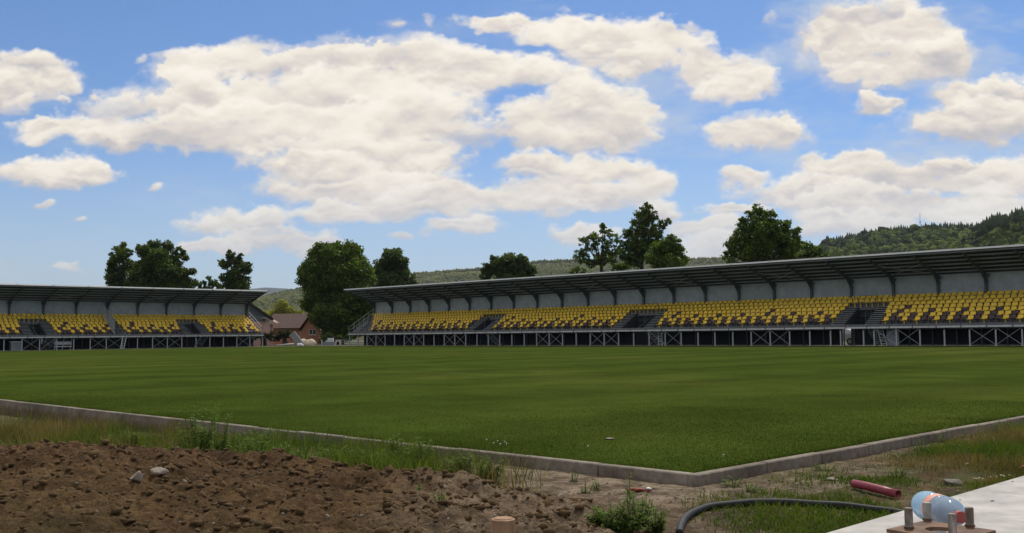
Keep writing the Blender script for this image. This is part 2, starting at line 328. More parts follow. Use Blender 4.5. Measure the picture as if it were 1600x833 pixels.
class MB:
    """collects shapes for ONE mesh object"""
    def __init__(s): s.v = []; s.f = []; s.mi = []; s.cur = 0
    def add(s, vs, fs):
        o = len(s.v); s.v += [tuple(map(float, p)) for p in vs]; s.f += [tuple(i + o for i in q) for q in fs]; s.mi += [s.cur] * len(fs); return s
    def box(s, a, b):
        x0, y0, z0 = a; x1, y1, z1 = b
        return s.add([(x0, y0, z0), (x1, y0, z0), (x1, y1, z0), (x0, y1, z0), (x0, y0, z1), (x1, y0, z1), (x1, y1, z1), (x0, y1, z1)],
                     [(3, 2, 1, 0), (4, 5, 6, 7), (0, 1, 5, 4), (1, 2, 6, 5), (2, 3, 7, 6), (3, 0, 4, 7)])
    def bar(s, p, q, wd, ht=None, up=(0, 0, 1)):
        p = np.array(p, float); q = np.array(q, float); d = q - p; d /= np.linalg.norm(d)
        u = np.array(up, float)
        if abs(d @ u) > .95: u = np.array((1., 0, 0))
        a = np.cross(d, u); a /= np.linalg.norm(a); b = np.cross(a, d); ht = ht or wd
        a *= wd / 2; b *= ht / 2
        return s.add([p - a - b, p + a - b, p + a + b, p - a + b, q - a - b, q + a - b, q + a + b, q - a + b],
                     [(0, 1, 2, 3), (7, 6, 5, 4), (0, 4, 5, 1), (1, 5, 6, 2), (2, 6, 7, 3), (3, 7, 4, 0)])
    def tube(s, pts, rads, n=8, cap=True):
        pts = [np.array(p, float) for p in pts]
        if not hasattr(rads, '__len__'): rads = [rads] * len(pts)
        rings = []; u = None
        for i, p in enumerate(pts):
            d = pts[min(i + 1, len(pts) - 1)] - pts[max(i - 1, 0)]; d /= (np.linalg.norm(d) + 1e-9)
            if u is None:
                u = np.cross(d, (0, 0, 1.)); u = u if np.linalg.norm(u) > .05 else np.cross(d, (1., 0, 0))
            u = u - d * (u @ d); u /= np.linalg.norm(u); v = np.cross(d, u)
            rings.append([p + rads[i] * (math.cos(a) * u + math.sin(a) * v) for a in [2 * math.pi * k / n for k in range(n)]])
        vs = [q for r in rings for q in r]; fs = []
        for i in range(len(pts) - 1):
            for k in range(n):
                fs.append((i * n + k, i * n + (k + 1) % n, (i + 1) * n + (k + 1) % n, (i + 1) * n + k))
        if cap: fs += [tuple(range(n))[::-1], tuple(range((len(pts) - 1) * n, len(pts) * n))]
        return s.add(vs, fs)
    def prism(s, poly, axis, a, b):            # polygon in the plane across `axis`, from a to b
        n = len(poly)
        def mk(p, t):
            return {'x': (t, p[0], p[1]), 'y': (p[0], t, p[1]), 'z': (p[0], p[1], t)}[axis]
        vs = [mk(p, a) for p in poly] + [mk(p, b) for p in poly]
        fs = [tuple(range(n)), tuple(range(2 * n - 1, n - 1, -1))] + [(i, i + n, (i + 1) % n + n, (i + 1) % n) for i in range(n)]
        return s.add(vs, fs)
    def build(s, name, m, parent=None, smooth=False, bevel=0, mats=None):
        import bmesh
        me = bpy.data.meshes.new(name); me.from_pydata(s.v, [], s.f)
        for mm in (mats or [m]): me.materials.append(mm)
        if mats: me.polygons.foreach_set('material_index', s.mi)
        bm = bmesh.new(); bm.from_mesh(me); bmesh.ops.recalc_face_normals(bm, faces=bm.faces[:])
        if bevel: bmesh.ops.bevel(bm, geom=[e for e in bm.edges], offset=bevel, segments=1, affect='EDGES')
        if smooth:
            for q in bm.faces: q.smooth = True
        bm.to_mesh(me); bm.free(); me.update()
        o = bpy.data.objects.new(name, me); COL.objects.link(o); o.parent = parent
        return o
def tag(o, label=None, cat=None, group=None, kind=None):
    if label: o['label'] = label
    if cat: o['category'] = cat
    if group: o['group'] = group
    if kind: o['kind'] = kind
    return o
def empty(name, loc, rz=0.0, label=None, cat=None, group=None):
    o = bpy.data.objects.new(name, None); COL.objects.link(o); o.location = tuple(float(q) for q in loc); o.rotation_euler = (0, 0, rz)
    o.empty_display_size = .2
    return tag(o, label, cat, group)
def link_copy(src, parent=None, loc=None, rz=None, scale=None):
    c = src.copy(); COL.objects.link(c); c.parent = parent if parent is not None else src.parent
    if loc is not None: c.location = tuple(float(q) for q in loc)
    if rz is not None: c.rotation_euler = (0, 0, rz)
    if scale is not None: c.scale = scale
    return c

# ------------------------------------------------------------------ terrain
def heap(x, y):
    hh = np.interp(x, [-9, -4.5, -3, -2, -1, -.5, .1, .55, 1.0], [.20, .135, .10, .055, -.02, -.06, -.09, -.13, -.24])
    cr = np.interp(x, [-9, -4.5, -2, -.5, 1.0], [10.4, 9.7, 9.0, 8.3, 7.0]) + .35 * fbm(x, y * 0, 1.3, 3)
    back = 1 - sst(y, cr, cr + 1.1)
    front = 1 - .22 * sst(cr - y, 0, 4)
    return hh, back * front, sst(y, 3.0, 4.2)
def tz(x, y, rough=True):
    x = np.asarray(x, float); y = np.asarray(y, float)
    s, t = to_st(x, y)
    z = -.088 - .17 * sst(s, 1, 14) - .03 * sst(t, 1, 8) + .04 * fbm(x, y, .5, 4) - .03 * sst(np.maximum(-s, -t), .4, 2)
    hh, wgt, _ = heap(x, y)
    wx = 1 - sst(x, .5, 1.3)
    z = z + np.maximum(hh + .18, 0) * wgt * wx
    if rough:
        r = np.clip(wgt * wx + .12, 0, 1)
        lump = fbm(x, y, 2.2, 6, .58)
        ridge = .5 - np.abs(fbm(x + 5, y + 3, 4.5, 4, .6)) * 2.2
        z = z + r * (.24 * lump + .07 * (.4 - np.abs(fbm(x * .8 + y * .5, y * .8 - x * .5 + 9, 2.2, 4, .6)) * 2.2) + .05 * ridge + .065 * fbm(x + 2, y, 9, 5, .7) + .03 * (np.abs(fbm(x, y + 4, 17, 3, .6)) * -2 + .3)) + .012 * fbm(x, y, 9, 4, .6)
        near = sst(s, -.9, -.1) * (t < .5) * (1 - sst(np.abs(t), .05, .6)); z = z + .0 * near
    inp = (s > .02) & (t > .02)
    z = np.where(inp, -.32, z)
    return z
def axis(a, b, st, lo, hi, gr=1.12):
    c = list(np.arange(a, b, st)); d = st; v = c[-1]
    while v < hi: d *= gr; v += d; c.append(v)
    d = st; v = a
    pre = []
    while v > lo: d *= gr; v -= d; pre.append(v)
    return np.array(pre[::-1] + c)
xs = axis(-6.6, 7.6, .024, -16000, 16000, 1.12); ys = axis(4.6, 12.0, .021, -300, 16000, 1.05)
GX, GY = np.meshgrid(xs, ys)
GZ = tz(GX, GY)
far = sst(np.hypot(GX, GY), 30, 60); GZ = GZ * (1 - far) + far * np.where(True, -.32, 0)
nx, ny = len(xs), len(ys)
V = np.stack([GX.ravel(), GY.ravel(), GZ.ravel()], 1)
I = np.arange(nx * ny).reshape(ny, nx)
Fq = np.stack([I[:-1, :-1].ravel(), I[:-1, 1:].ravel(), I[1:, 1:].ravel(), I[1:, :-1].ravel()], 1)
ground = np_mesh('ground', V, Fq, SOIL, smooth=True); tag(ground, kind='structure')
def heapmask(x, y): hh, wgt, _ = heap(x, y); return wgt * (1 - sst(x, .5, 1.3))
gs, gt = to_st(GX, GY)
dry = np.clip((1 - sst(-gt, .0, 1.1)) * (gs > -1) * (1 - sst(gs, 3.0, 9)) + .9 * (1 - sst(-gs, 0, .7)) * (gt > -1) * (1 - sst(gt, 3, 8)) * .8, 0, 1) * (.6 + .8 * fbm(GX, GY, 1.5, 4))
dry = dry + .55 * sst(GX, -1.2, -.2) * (1 - sst(GX, 1.2, 2.0)) + .35 * sst(fbm(GX, GY, .8, 4), .02, .18) * (GX > -1)
green = (1 - heapmask(GX, GY)) * np.where(GX < .4, .95, .85 * sst(GX, 1.0, 2.4)) * (1 - .8 * np.clip(dry, 0, 1))
for nm, arr in (('dry', dry), ('green', green)):
    at = ground.data.attributes.new(nm, 'FLOAT', 'POINT'); at.data.foreach_set('value', np.clip(arr, 0, 1).astype(np.float32).ravel())

# the pitch
S1, T1 = 111.6, 69.6
ps = np.concatenate([np.arange(0, 14, .25), np.linspace(14, S1, 60)]); pt = np.concatenate([np.arange(0, 14, .25), np.linspace(14, T1, 50)])
PS, PT = np.meshgrid(ps, pt)
PX = CORNER[0] + PS * DL[0] + PT * DR[0]; PY = CORNER[1] + PS * DL[1] + PT * DR[1]
PZ = -.012 + .010 * fbm(PX, PY, .8, 3)
I = np.arange(PS.size).reshape(PS.shape)
pitch = np_mesh('pitch', np.stack([PX.ravel(), PY.ravel(), PZ.ravel()], 1), np.stack([I[:-1, :-1].ravel(), I[1:, :-1].ravel(), I[1:, 1:].ravel(), I[:-1, 1:].ravel()], 1), TURF, smooth=True)
tag(pitch, kind='structure')
yb = MB()
def quad(s0, s1, t0, t1, z):
    a, b, c_, d_ = ST(s0, t0), ST(s1, t0), ST(s1, t1), ST(s0, t1)
    yb.add([(a[0], a[1], z), (b[0], b[1], z), (c_[0], c_[1], z), (d_[0], d_[1], z)], [(0, 3, 2, 1)])
quad(S1, 340, -60, 340, -.02); quad(-60, S1, T1, 340, -.02)
yard = yb.build('yard', YARDM); tag(yard, kind='structure')

# ------------------------------------------------------------------ kerbs
def kerb(along, across, label, n, seg, ang):
    root = empty('concrete_kerb', (CORNER[0], CORNER[1], 0), ang, label, 'kerb', 'concrete kerbs edging the pitch')
    for k in range(n):
        b = MB(); x0 = k * seg + (.0 if k else -.0); x1 = (k + 1) * seg - .012
        dz = RNG.uniform(-.006, .004); y0 = -.10 * across; y1 = .0
        if k == 0 and across < 0: x0 = -.0
        lo, hi = min(y0, y1), max(y0, y1)
        b.box((x0, lo, -.45), (x1, hi, .012 + dz))
        b.build('kerb_stone', CONC, root, bevel=.009)
    return root
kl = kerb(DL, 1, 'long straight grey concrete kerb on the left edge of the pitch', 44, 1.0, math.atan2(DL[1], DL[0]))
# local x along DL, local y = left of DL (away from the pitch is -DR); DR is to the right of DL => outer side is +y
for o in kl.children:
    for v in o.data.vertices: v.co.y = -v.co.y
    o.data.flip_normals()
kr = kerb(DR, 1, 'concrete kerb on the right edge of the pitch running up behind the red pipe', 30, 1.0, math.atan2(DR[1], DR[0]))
for o in kr.children:
    for v in o.data.vertices: v.co.x += -.10 if abs(v.co.x) < .02 else 0
# ------------------------------------------------------------------ grandstands
ROWS, TREAD, RISE, Z0, Y0 = 7, .53, .32, 1.62, .45
def seat_mesh(name, m):
    b = MB(); w_ = .225
    # pan: curved in depth; back: curved in height, joined behind (local origin: floor at the back of the seat, facing -y)
    def shell(profile, th):
        n = len(profile); vs = []; fs = []
        for j, (y, z, hw) in enumerate(profile):
            for x in (-hw, -hw * .5, hw * .5, hw):
                dip = .018 if abs(x) < hw * .8 else 0
                vs.append((x, y + dip * .4, z - dip * .4))
        o = len(vs)
        for j, (y, z, hw) in enumerate(profile):
            for x in (-hw, -hw * .5, hw * .5, hw): vs.append((x, y + th[0], z + th[1]))
        for j in range(n - 1):
            for k in range(3):
                a = j * 4 + k; fs.append((a, a + 1, a + 5, a + 4)); fs.append((o + a, o + a + 4, o + a + 5, o + a + 1))
            for k in (0, 3):
                a = j * 4 + k; q = (a, a + 4, o + a + 4, o + a); fs.append(q if k == 0 else q[::-1])
        for j in (0, n - 1):
            for k in range(3): a = j * 4 + k; fs.append((a, o + a, o + a + 1, a + 1))
        b.add(vs, fs)
    shell([(-.42, .415, .16), (-.39, .445, .195), (-.12, .43, .205), (-.03, .435, .19)], (0, -.025))
    shell([(-.05, .435, .17), (-.03, .475, .205), (.0, .57, .21), (.03, .645, .195), (.045, .685, .14)], (.028, .0))
    b.box((-.03, -.18, 0), (.03, -.10, .38))
    o = b.build(name, m); me = o.data; bpy.data.objects.remove(o); return me
SEAT_Y = seat_mesh('seat_yellow', YEL); SEAT_M = seat_mesh('seat_maroon', MAR)

def build_stand(origin, rz, X0, X1, gaps, posts, braces, cols, label, openr, start_step, seatflip):
    R = empty('grandstand', (*origin, 0), rz, label, 'grandstand', 'covered grandstands around the pitch')
    def rowz(k): return Z0 + RISE * k
    def rowy(k): return Y0 + TREAD * k
    # segments of a row: cut by the entrances in the lower rows
    def segs(k):
        out = []; x = X0 + start_step * (6 - k)
        x0s = x
        for (a, b_, top) in gaps:
            if k < top:
                out.append((x0s, a + .12 * k)); x0s = b_ - .10 * k
        out.append((x0s, X1)); return out
    for k in range(ROWS):
        ss = []; x0s = X0
        for (a, b_, top) in gaps:
            if k < top: ss.append((x0s, a)); x0s = b_
        ss.append((x0s, X1))
        for (a, b_) in ss:
            b = MB()
            b.box((a, rowy(k), rowz(k) - .05), (b_, rowy(k) + TREAD + .02, rowz(k)))
            b.box((a, rowy(k) + .004, rowz(k) - (RISE - .003)), (b_, rowy(k) + .03, rowz(k) - .053))
            b.build('terrace_step', DECKM, R)
    # walkway boards at the front with the galvanised edge beam below them
    n = int(round((X1 - X0) / 1.88)); st = (X1 - X0) / n
    bb = MB().box((0.015, .0, 1.56), (st - .015, Y0 - .01, 1.615)); bb.cur = 1
    bb.box((0.02, -.03, 1.40), (st - .02, -.005, 1.545))
    bb.cur = 0; bb.box((0.02, .012, 1.62), (st - .02, .03, 1.74))
    pan = bb.build('walkway_panel', DECKM, R, mats=[DECKM, mat('galvanised_edge_beam', (.58, .58, .56), .5, var=.15, scale=2, objrand=.08)])
    bl_ = MB().box((-.035, -.055, 1.40), (.035, -.031, 1.56)).build('bracket', DARKSTEEL, pan)
    for i in range(n):
        p = pan if i == 0 else link_copy(pan, R)
        p.location = (X0 + i * st, 0, 0)
        if i: link_copy(bl_, p)
    # raking beams and posts under the rows
    rk = MB().prism([(0.05, 1.38), (0.05, 1.22), (4.2, 3.15), (4.2, 3.45)], 'x', -.05, .05).build('raking_beam', DARKSTEEL, R)
    po = MB(); po.box((-.045, .05, 0.02), (.045, .14, 1.40)); po.box((-.10, 0, 0), (.10, .19, .02)); po = po.build('front_post', GALV, R)
    pm = MB().box((-.045, 2.4, 0), (.045, 2.49, 2.2)).build('inner_post', DARKSTEEL, R)
    for i, x in enumerate(posts):
        for src in (rk, po, pm):
            q = src if i == 0 else link_copy(src, R)
            q.location = (x, 0, 0)
    for (a, b_) in braces:
        MB().bar((a, .10, .08), (b_, .10, 1.38), .045, .02).build('brace', GALV, R)
        MB().bar((a, .075, 1.38), (b_, .075, .08), .045, .02).build('brace', GALV, R)
    # columns, rafters, haunches
    def zr(y): return 7.26 - (y + .3) * .31       # underside of the sheets
    c = MB(); c.box((-.10, 4.10, 0), (.10, 4.30, zr(4.2) - .2))
    c.box((-.16, 4.06, 4.95), (.16, 4.34, 5.0))
    cm = c.build('column', DARKSTEEL, R)
    r = MB(); r.prism([(-.15, zr(-.15) - .12), (4.6, zr(4.6) - .12), (4.6, zr(4.6) - .38), (4.15, zr(4.15) - .50), (3.0, zr(3.0) - .42), (-.15, zr(-.15) - .26)], 'x', -.02, .02)
    r.prism([(-.15, zr(-.15) - .26), (3.0, zr(3.0) - .42), (4.15, zr(4.15) - .50), (4.15, zr(4.15) - .52), (3.0, zr(3.0) - .44), (-.15, zr(-.15) - .28)], 'x', -.06, .06)
    r.prism([(4.09, zr(4.1) - .48), (4.09, zr(4.1) - 1.0), (3.3, zr(3.3) - .42)], 'x', -.03, .03)
    rm = r.build('rafter', DARKSTEEL, R)
    kb = MB(); kb.prism([(-.34, zr(4.2) - .30), (.34, zr(4.2) - .30), (.10, zr(4.2) - .75), (-.10, zr(4.2) - .75)], 'y', 4.12, 4.18)
    km = kb.build('knee_bracket', DARKSTEEL, R)
    for i, x in enumerate(cols):
        for src in (cm, rm, km):
            q = src if i == 0 else link_copy(src, R)
            q.location = (x, 0, 0)
    for y in (-.12, .7, 1.5, 2.3, 3.1, 3.9, 4.55):
        MB().box((X0 - .1, y - .03, zr(y) - .125), (X1 + .2, y + .03, zr(y) - .012)).build('purlin', mat('purlin_steel', (.26, .28, .31), .5, var=.12), R)
    for i in range(len(cols) - 1):
        if i % 3 == 1:
            a, b_ = cols[i], cols[i + 1]
            MB().bar((a, 3.9, zr(3.9) - .16), (b_, 1.5, zr(1.5) - .16), .03).build('wind_brace', GALV, R)
            MB().bar((b_, 3.9, zr(3.9) - .20), (a, 1.5, zr(1.5) - .20), .03).build('wind_brace', GALV, R)
    # roof sheets: trapezoidal ribs run from front to back
    rs = MB(); x = X0 - .25; prof = []
    while x < X1 + .3:
        prof += [(x, 0), (x + .14, 0), (x + .17, .04), (x + .27, .04)]; x += .30
    vs = []; fs = []
    for (px_, dz) in prof:
        for y in (-.34, 4.75):
            vs.append((px_, y, zr(y) + dz)); vs.append((px_, y, zr(y) + dz + .012))
    for i in range(len(prof) - 1):
        a = i * 4; fs += [(a, a + 2, a + 6, a + 4), (a + 1, a + 5, a + 7, a + 3), (a, a + 4, a + 5, a + 1), (a + 2, a + 3, a + 7, a + 6)]
    rs.add(vs, fs); rf = rs.build('roof', ROOFM, R)
    n2 = int(round((X1 - X0 + .5) / 3.86)); s2 = (X1 - X0 + .5) / n2
    zf_ = zr(-.34); fa = MB(); fa.prism([(-.44, zf_ - .04), (-.36, zf_ - .04), (-.26, zf_ + .10), (-.36, zf_ + .10)], 'x', .01, s2 - .01)
    fm = fa.build('gutter_edge', FASCIA, rf)
    for i in range(n2):
        q = fm if i == 0 else link_copy(fm, rf)
        q.location = (X0 - .25 + i * s2, 0, 0)
        # small upstand at each joint of the edge trim
        j = MB().box((X0 - .25 + i * s2 - .05, -.48, zr(-.34) - .06), (X0 - .25 + i * s2 + .05, -.38, zr(-.34) + .12)).build('joint_clip', FASCIA, rf)
    # back wall panels between the columns
    edges = [X0] + [x for x in cols if X0 + .6 < x < X1 - .6] + [X1]
    for a, b_ in zip(edges[:-1], edges[1:]):
        lowz = .05
        if openr and a < openr[1] - 1 and b_ > openr[0] - 1: lowz = 2.9
        p = MB(); z = lowz; i = 0; top = zr(4.4) - .13
        while z < top - .02:
            z1 = min(z + .50, top)
            p.box((a + .01, 4.36, z + .006), (b_ - .01, 4.43, z1 - .006)); z = z1
        p.box((a + .01, 4.375, lowz), (b_ - .01, 4.42, top))
        p.build('wall_panel', WALLM, R)
    # near-black boards added under the rows, standing in for the deep shade there
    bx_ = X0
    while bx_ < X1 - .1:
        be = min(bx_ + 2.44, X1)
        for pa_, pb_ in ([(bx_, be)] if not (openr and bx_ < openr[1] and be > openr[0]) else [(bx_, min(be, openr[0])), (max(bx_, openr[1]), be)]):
            if pb_ - pa_ > .1: MB().box((pa_ + .01, 2.56, .03), (pb_ - .01, 2.60, 2.40)).build('shade_board', PLY_SHADE, R)
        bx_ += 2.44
    # entrances: stairs on both sides of an opening, with rails
    for gi_, (a, b_, top) in enumerate(gaps):
        if top > 5: continue
        wv_ = min(1.15, (b_ - a) * .3)
        for (xa, xb) in ((a, a + wv_), (b_ - wv_, b_)):
            s_ = MB()
            for k in range(top * 2):
                y = Y0 + k * TREAD / 2; z = Z0 + (k + 1) * RISE / 2 - RISE / 2
                s_.cur = 0; s_.box((xa, y, z + .11), (xb, y + TREAD / 2 + .03, z + .155))
                s_.cur = 1; s_.box((xa + .02, y + .05, z - .05), (xb - .02, y + .07, z + .107))
            s_.build('stair_flight', GALV, R, mats=[mat('stair_tread_grey', (.33, .34, .34), .7, var=.15), PLY_SHADE])
        xl, xr = a + wv_ + .02, b_ - wv_ - .02; ye = Y0 + top * TREAD; ze = Z0 + top * RISE
        e = MB()
        for x in (xl, xr - .04):
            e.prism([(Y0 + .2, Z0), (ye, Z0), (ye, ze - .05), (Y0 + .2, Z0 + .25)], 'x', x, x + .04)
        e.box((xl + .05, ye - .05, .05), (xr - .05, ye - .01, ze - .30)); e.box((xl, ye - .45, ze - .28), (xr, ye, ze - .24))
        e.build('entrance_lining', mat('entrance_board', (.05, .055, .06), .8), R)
        q = MB()
        for x in (xl + .02, xr - .02):
            for y in (Y0 + .25, Y0 + 1.3, ye - .15): zf = Z0 + (y - Y0) / TREAD * RISE; q.box((x - .015, y - .015, zf), (x + .015, y + .015, zf + .95))
            q.bar((x, Y0 + .25, Z0 + 1.05), (x, ye - .15, ze + .89), .025)
        q.bar((xl, ye - .15, ze + .95), (xr, ye - .15, ze + .95), .035)
        q.build('handrail', DARKSTEEL, R)
        # flight from the ground up to the walkway, seen through the posts
        f_ = MB()
        for k in range(8):
            f_.box((b_ - 1.0, .6 + (7 - k) * .23, .18 * k + .14), (b_ - .1, .82 + (7 - k) * .23, .18 * k + .17))
        for x in (b_ - 1.02, b_ - .08): f_.bar((x, .6, 1.45), (x, 2.45, .05), .04, .18)
        f_.build('access_stair', GALV, R)
    # seats
    spots = []
    for k in range(ROWS):
        for (a, b_) in segs(k):
            cnt = int((b_ - a - .1) / .515); off = (b_ - a - cnt * .515) / 2 + (k * 37 % 11 - 5) * .008
            for i in range(cnt):
                x = a + off + .515 * (i + .5); gx = int(round(x / .515))
                dark = (k == 0 and i % 5 in (1, 2, 4)) or (k == 1 and i % 5 in (1, 4)) or (k == 2 and i % 5 == 2) or (k == 3 and i % 20 == 3)
                spots.append((x, rowy(k) + .48, rowz(k), dark))
    O = Vector((*origin, 0)); Rm = Matrix.Rotation(rz, 3, 'Z')
    def dist(s): p = O + Rm @ Vector((s[0], s[1], s[2])); return p
    vis = []
    for s in spots:
        p = dist(s); u = p.x / max(p.y, 1)
        vis.append(p.length if abs(u) < .505 else 1e6 + p.length)
    order = np.argsort(vis); single = set(order[:300].tolist())
    for dk, me in ((False, SEAT_Y), (True, SEAT_M)):
        base = None; vv_ = np.array([v.co[:] for v in me.vertices]); ff = [tuple(p.vertices) for p in me.polygons]
        ff = [f for f in ff if len(f) == 4]
        rest = []
        for i, s in enumerate(spots):
            if s[3] != dk: continue
            if i in single:
                o = bpy.data.objects.new('seat', me); COL.objects.link(o); o.parent = R; o.location = (s[0], s[1], s[2])
                o.rotation_euler = (random.gauss(0, .02), 0, random.gauss(0, .02))
                if dk: o['label'] = 'dark maroon seat'
            else: rest.append(s)
        if rest:
            n_ = len(vv_); P = np.array([r_[:3] for r_ in rest])
            V = (vv_[None] + P[:, None]).reshape(-1, 3); Fa = (np.array(ff)[None] + (np.arange(len(rest)) * n_)[:, None, None]).reshape(-1, 4)
            o = np_mesh('seat_rows', V, Fa, MAR if dk else YELM, parent=R); o['kind'] = 'stuff'
    return R

O_R = ST(107.1, 71.6); RZ_R = math.atan2(-DL[1], -DL[0])
postsR = [2.5, 4.4, 6.25, 8.13, 10.0, 11.9, 13.8, 15.66, 17.5, 19.4, 21.25, 23.1, 25.0, 26.9, 28.75, 30.6, 32.5, 34.4, 36.25, 38.1, 40.0, 41.9, 43.8, 45.65, 47.5, 49.4, 51.3, 53.2, 55.05, 56.95, 58.8, 60.7, 62.6, 64.5, 66.4, 68.3, 70.2, 71.1, 73.1, 74.0, 75.85, 77.75, 79.65, 81.55, 83.45, 85.3, 87.2, 89.1, 91.0]
brR = [(6.25, 8.13), (8.13, 10.0), (13.8, 15.66), (15.66, 17.5), (21.25, 23.1), (23.1, 25.0), (36.25, 38.1), (38.1, 40.0), (43.8, 45.65), (45.65, 47.5), (51.3, 53.2), (53.2, 55.05), (62.6, 64.5), (64.5, 66.4), (75.85, 77.75), (74.0, 75.85), (81.55, 83.45), (83.45, 85.3)]
colsR = [2.34 + 3.763 * i for i in range(24)]
standR = build_stand(O_R, RZ_R, 2.3, 92.2, [(24.6, 28.7, 5), (46.4, 51.5, 5), (70.1, 74.2, 5)], postsR, brR, colsR,
                     'long covered grandstand on the right with rows of yellow seats and a dark sloping roof', (70.0, 71.1), .6, 1)
O_L = ST(113.8, 0); RZ_L = math.atan2(DR[1], DR[0])
postsL = [64.45 - 1.89 * i for i in range(25)][::-1]
brL = [(postsL[i], postsL[i + 1]) for i in (4, 5, 8, 9, 12, 13, 16, 17, 22, 23)]
colsL = [64.42 - 3.78 * i for i in range(12)][::-1]
standL = build_stand(O_L, RZ_L, 18.0, 64.6, [(34.5, 38.1, 5), (44.7, 46.2, 7), (53.5, 57.0, 5)], postsL, brL, colsL,
                     'shorter covered grandstand on the left with yellow seats behind the far goal end', None, 0, 1)
# steps and rails at the open left end of the right stand
b = MB()
for k in range(5):
    for h in (0, 1):
        kk = k * 2 + h; b.box((2.4, Y0 + kk * TREAD / 2, Z0 + kk * RISE / 2), (3.3, Y0 + (kk + 1) * TREAD / 2, Z0 + kk * RISE / 2 + .04))
b.build('stair_flight', mat('stair_tread_grey', (.33, .34, .34), .7), standR)
def rail(x, st_, y0=.1, y1=4.1, hh=1.0):
    q = MB()
    for y in np.linspace(y0, y1, 6):
        zf = Z0 + max(0, (y - Y0) / TREAD) * RISE; q.box((x - .02, y - .02, zf), (x + .02, y + .02, zf + hh))
    for h in (hh, hh * .5):
        q.bar((x, y0, Z0 + h), (x, Y0, Z0 + h), .035); q.bar((x, Y0, Z0 + h), (x, y1, Z0 + (y1 - Y0) / TREAD * RISE + h), .035)
    return q.build('end_rail', GALV, st_)
rail(2.35, standR); rail(3.5, standR, .5, 2.2); rail(64.55, standL)
# tall barred barrier splitting the left stand
q = MB()
for y in np.arange(.45, 4.0, .15):
    zf = Z0 + (y - Y0) / TREAD * RISE; q.box((44.77, y, zf), (44.80, y + .03, zf + 1.85))
q.bar((44.785, .45, Z0 + 1.85), (44.785, 4.0, Z0 + 6.7 * RISE + 1.85), .06); q.bar((44.785, .45, Z0 + .15), (44.785, 4.0, Z0 + 6.7 * RISE + .15), .06)
q.build('barrier', mat('pale_barrier_bars', (.42, .43, .44), .5), standL)
b = MB()
for k in range(14):
    b.box((44.85, Y0 + k * TREAD / 2, Z0 + k * RISE / 2), (46.15, Y0 + (k + 1) * TREAD / 2 + .02, Z0 + k * RISE / 2 + .04))
b.build('stair_flight', MATS['stair_tread_grey'], standL)
# side cheeks closing the ends under the rows
for st_, x in ((standR, 2.32), (standL, 64.53)):
    MB().prism([(Y0, 1.55), (Y0, 1.70), (4.1, 3.93), (4.35, 3.93), (4.35, 3.4)], 'x', x, x + .04).build('end_cheek', DECKM, st_)
# inside of the right stand's left end: wall return
MB().prism([(3.6, 3.6), (4.34, 3.6), (4.34, 5.6), (4.0, 5.7)], 'x', 64.54, 64.58).build('end_wall', WALLM, standL)

def stl(O, rz, x, y, z=0.0):
    c_, s_ = math.cos(rz), math.sin(rz); return (O[0] + c_ * x - s_ * y, O[1] + s_ * x + c_ * y, z)
WHT = mat('white_painted_metal', (.70, .70, .68), .5, var=.08)
GRYM = mat('mid_grey_metal', (.26, .27, .28), .5, var=.1)
# things kept under the stands
cab = empty('metal_cabinet', stl(O_L, RZ_L, 33.8, .9), RZ_L, 'grey cabinet with a pale lid under the left stand', 'cabinet')
MB().box((-.55, -.3, .05), (.55, .3, .95)).build('body', GRYM, cab, bevel=.01); MB().box((-.6, -.34, .953), (.6, .34, 1.05)).build('lid', WHT, cab, bevel=.01)
MB().box((-.01, -.312, .1), (.01, -.302, .9)).build('door_joint', DARKSTEEL, cab)
ben = empty('steel_bench', stl(O_L, RZ_L, 39.0, 1.0), RZ_L, 'white two tier metal bench frame lying under the left stand', 'bench')
for z in (.35, .62): MB().box((-.95, -.2, z), (.95, .2, z + .10)).build('slat', WHT, ben)
MB().box((-.95, .1, .72), (.95, .16, 1.0)).build('backrest', WHT, ben)
for x in (-.9, 0, .9): MB().bar((x, .15, 0.02), (x + .1, -.1, 1.3), .06).build('leg', WHT, ben)
br = empty('roller_stand', stl(O_L, RZ_L, 36.7, 1.2), RZ_L, 'pale upright pipe frame beside a dark hose reel under the left stand', 'pipe frame')
MB().tube([(0, 0, 0.05), (.05, 0, 1.35)], .07).build('upright', WHT, br); MB().tube([(-.45, 0, .1), (.15, 0, .45)], .06).build('arm', WHT, br)
MB().tube([(-.3, .3, .42), (-.3, -.3, .42)], .40, 14).build('reel', PLY_SHADE, br)
def ladder(name, O, rz, x, y, lean, label, ht=1.6):
    r = empty(name, stl(O, rz, x, y), rz, label, 'ladder')
    for sx in (-.22, .22): MB().bar((sx - lean, 0, 0), (sx + lean, .25, ht), .05).build('rail', WHT, r)
    for i in range(6):
        tt = (i + .6) / 6.3; MB().bar((-.22 - lean + 2 * lean * tt, .25 * tt, ht * tt), (.22 - lean + 2 * lean * tt, .25 * tt, ht * tt), .035).build('rung', WHT, r)
    return r
ladder('ladder', O_L, RZ_L, 45.6, -.3, .22, 'pale ladder leaning on the walkway edge of the left stand')
ladder('ladder', O_R, RZ_R, 52.2, .5, -.1, 'pale ladder under the middle entrance of the right stand')
ladder('ladder', O_R, RZ_R, 74.3, .7, -.25, 'pale ladder beside a grey board under the right stand')
bd = MB().box((-.5, -.03, 0), (.5, .03, 1.25)).build('grey_board', mat('board_grey', (.30, .32, .33), .7, var=.15), None, bevel=.005); bd.location = stl(O_R, RZ_R, 75.1, 1.1); bd.rotation_euler = (.05, 0, RZ_R)
tag(bd, 'pale grey board standing under the right stand beside the ladder', 'board')
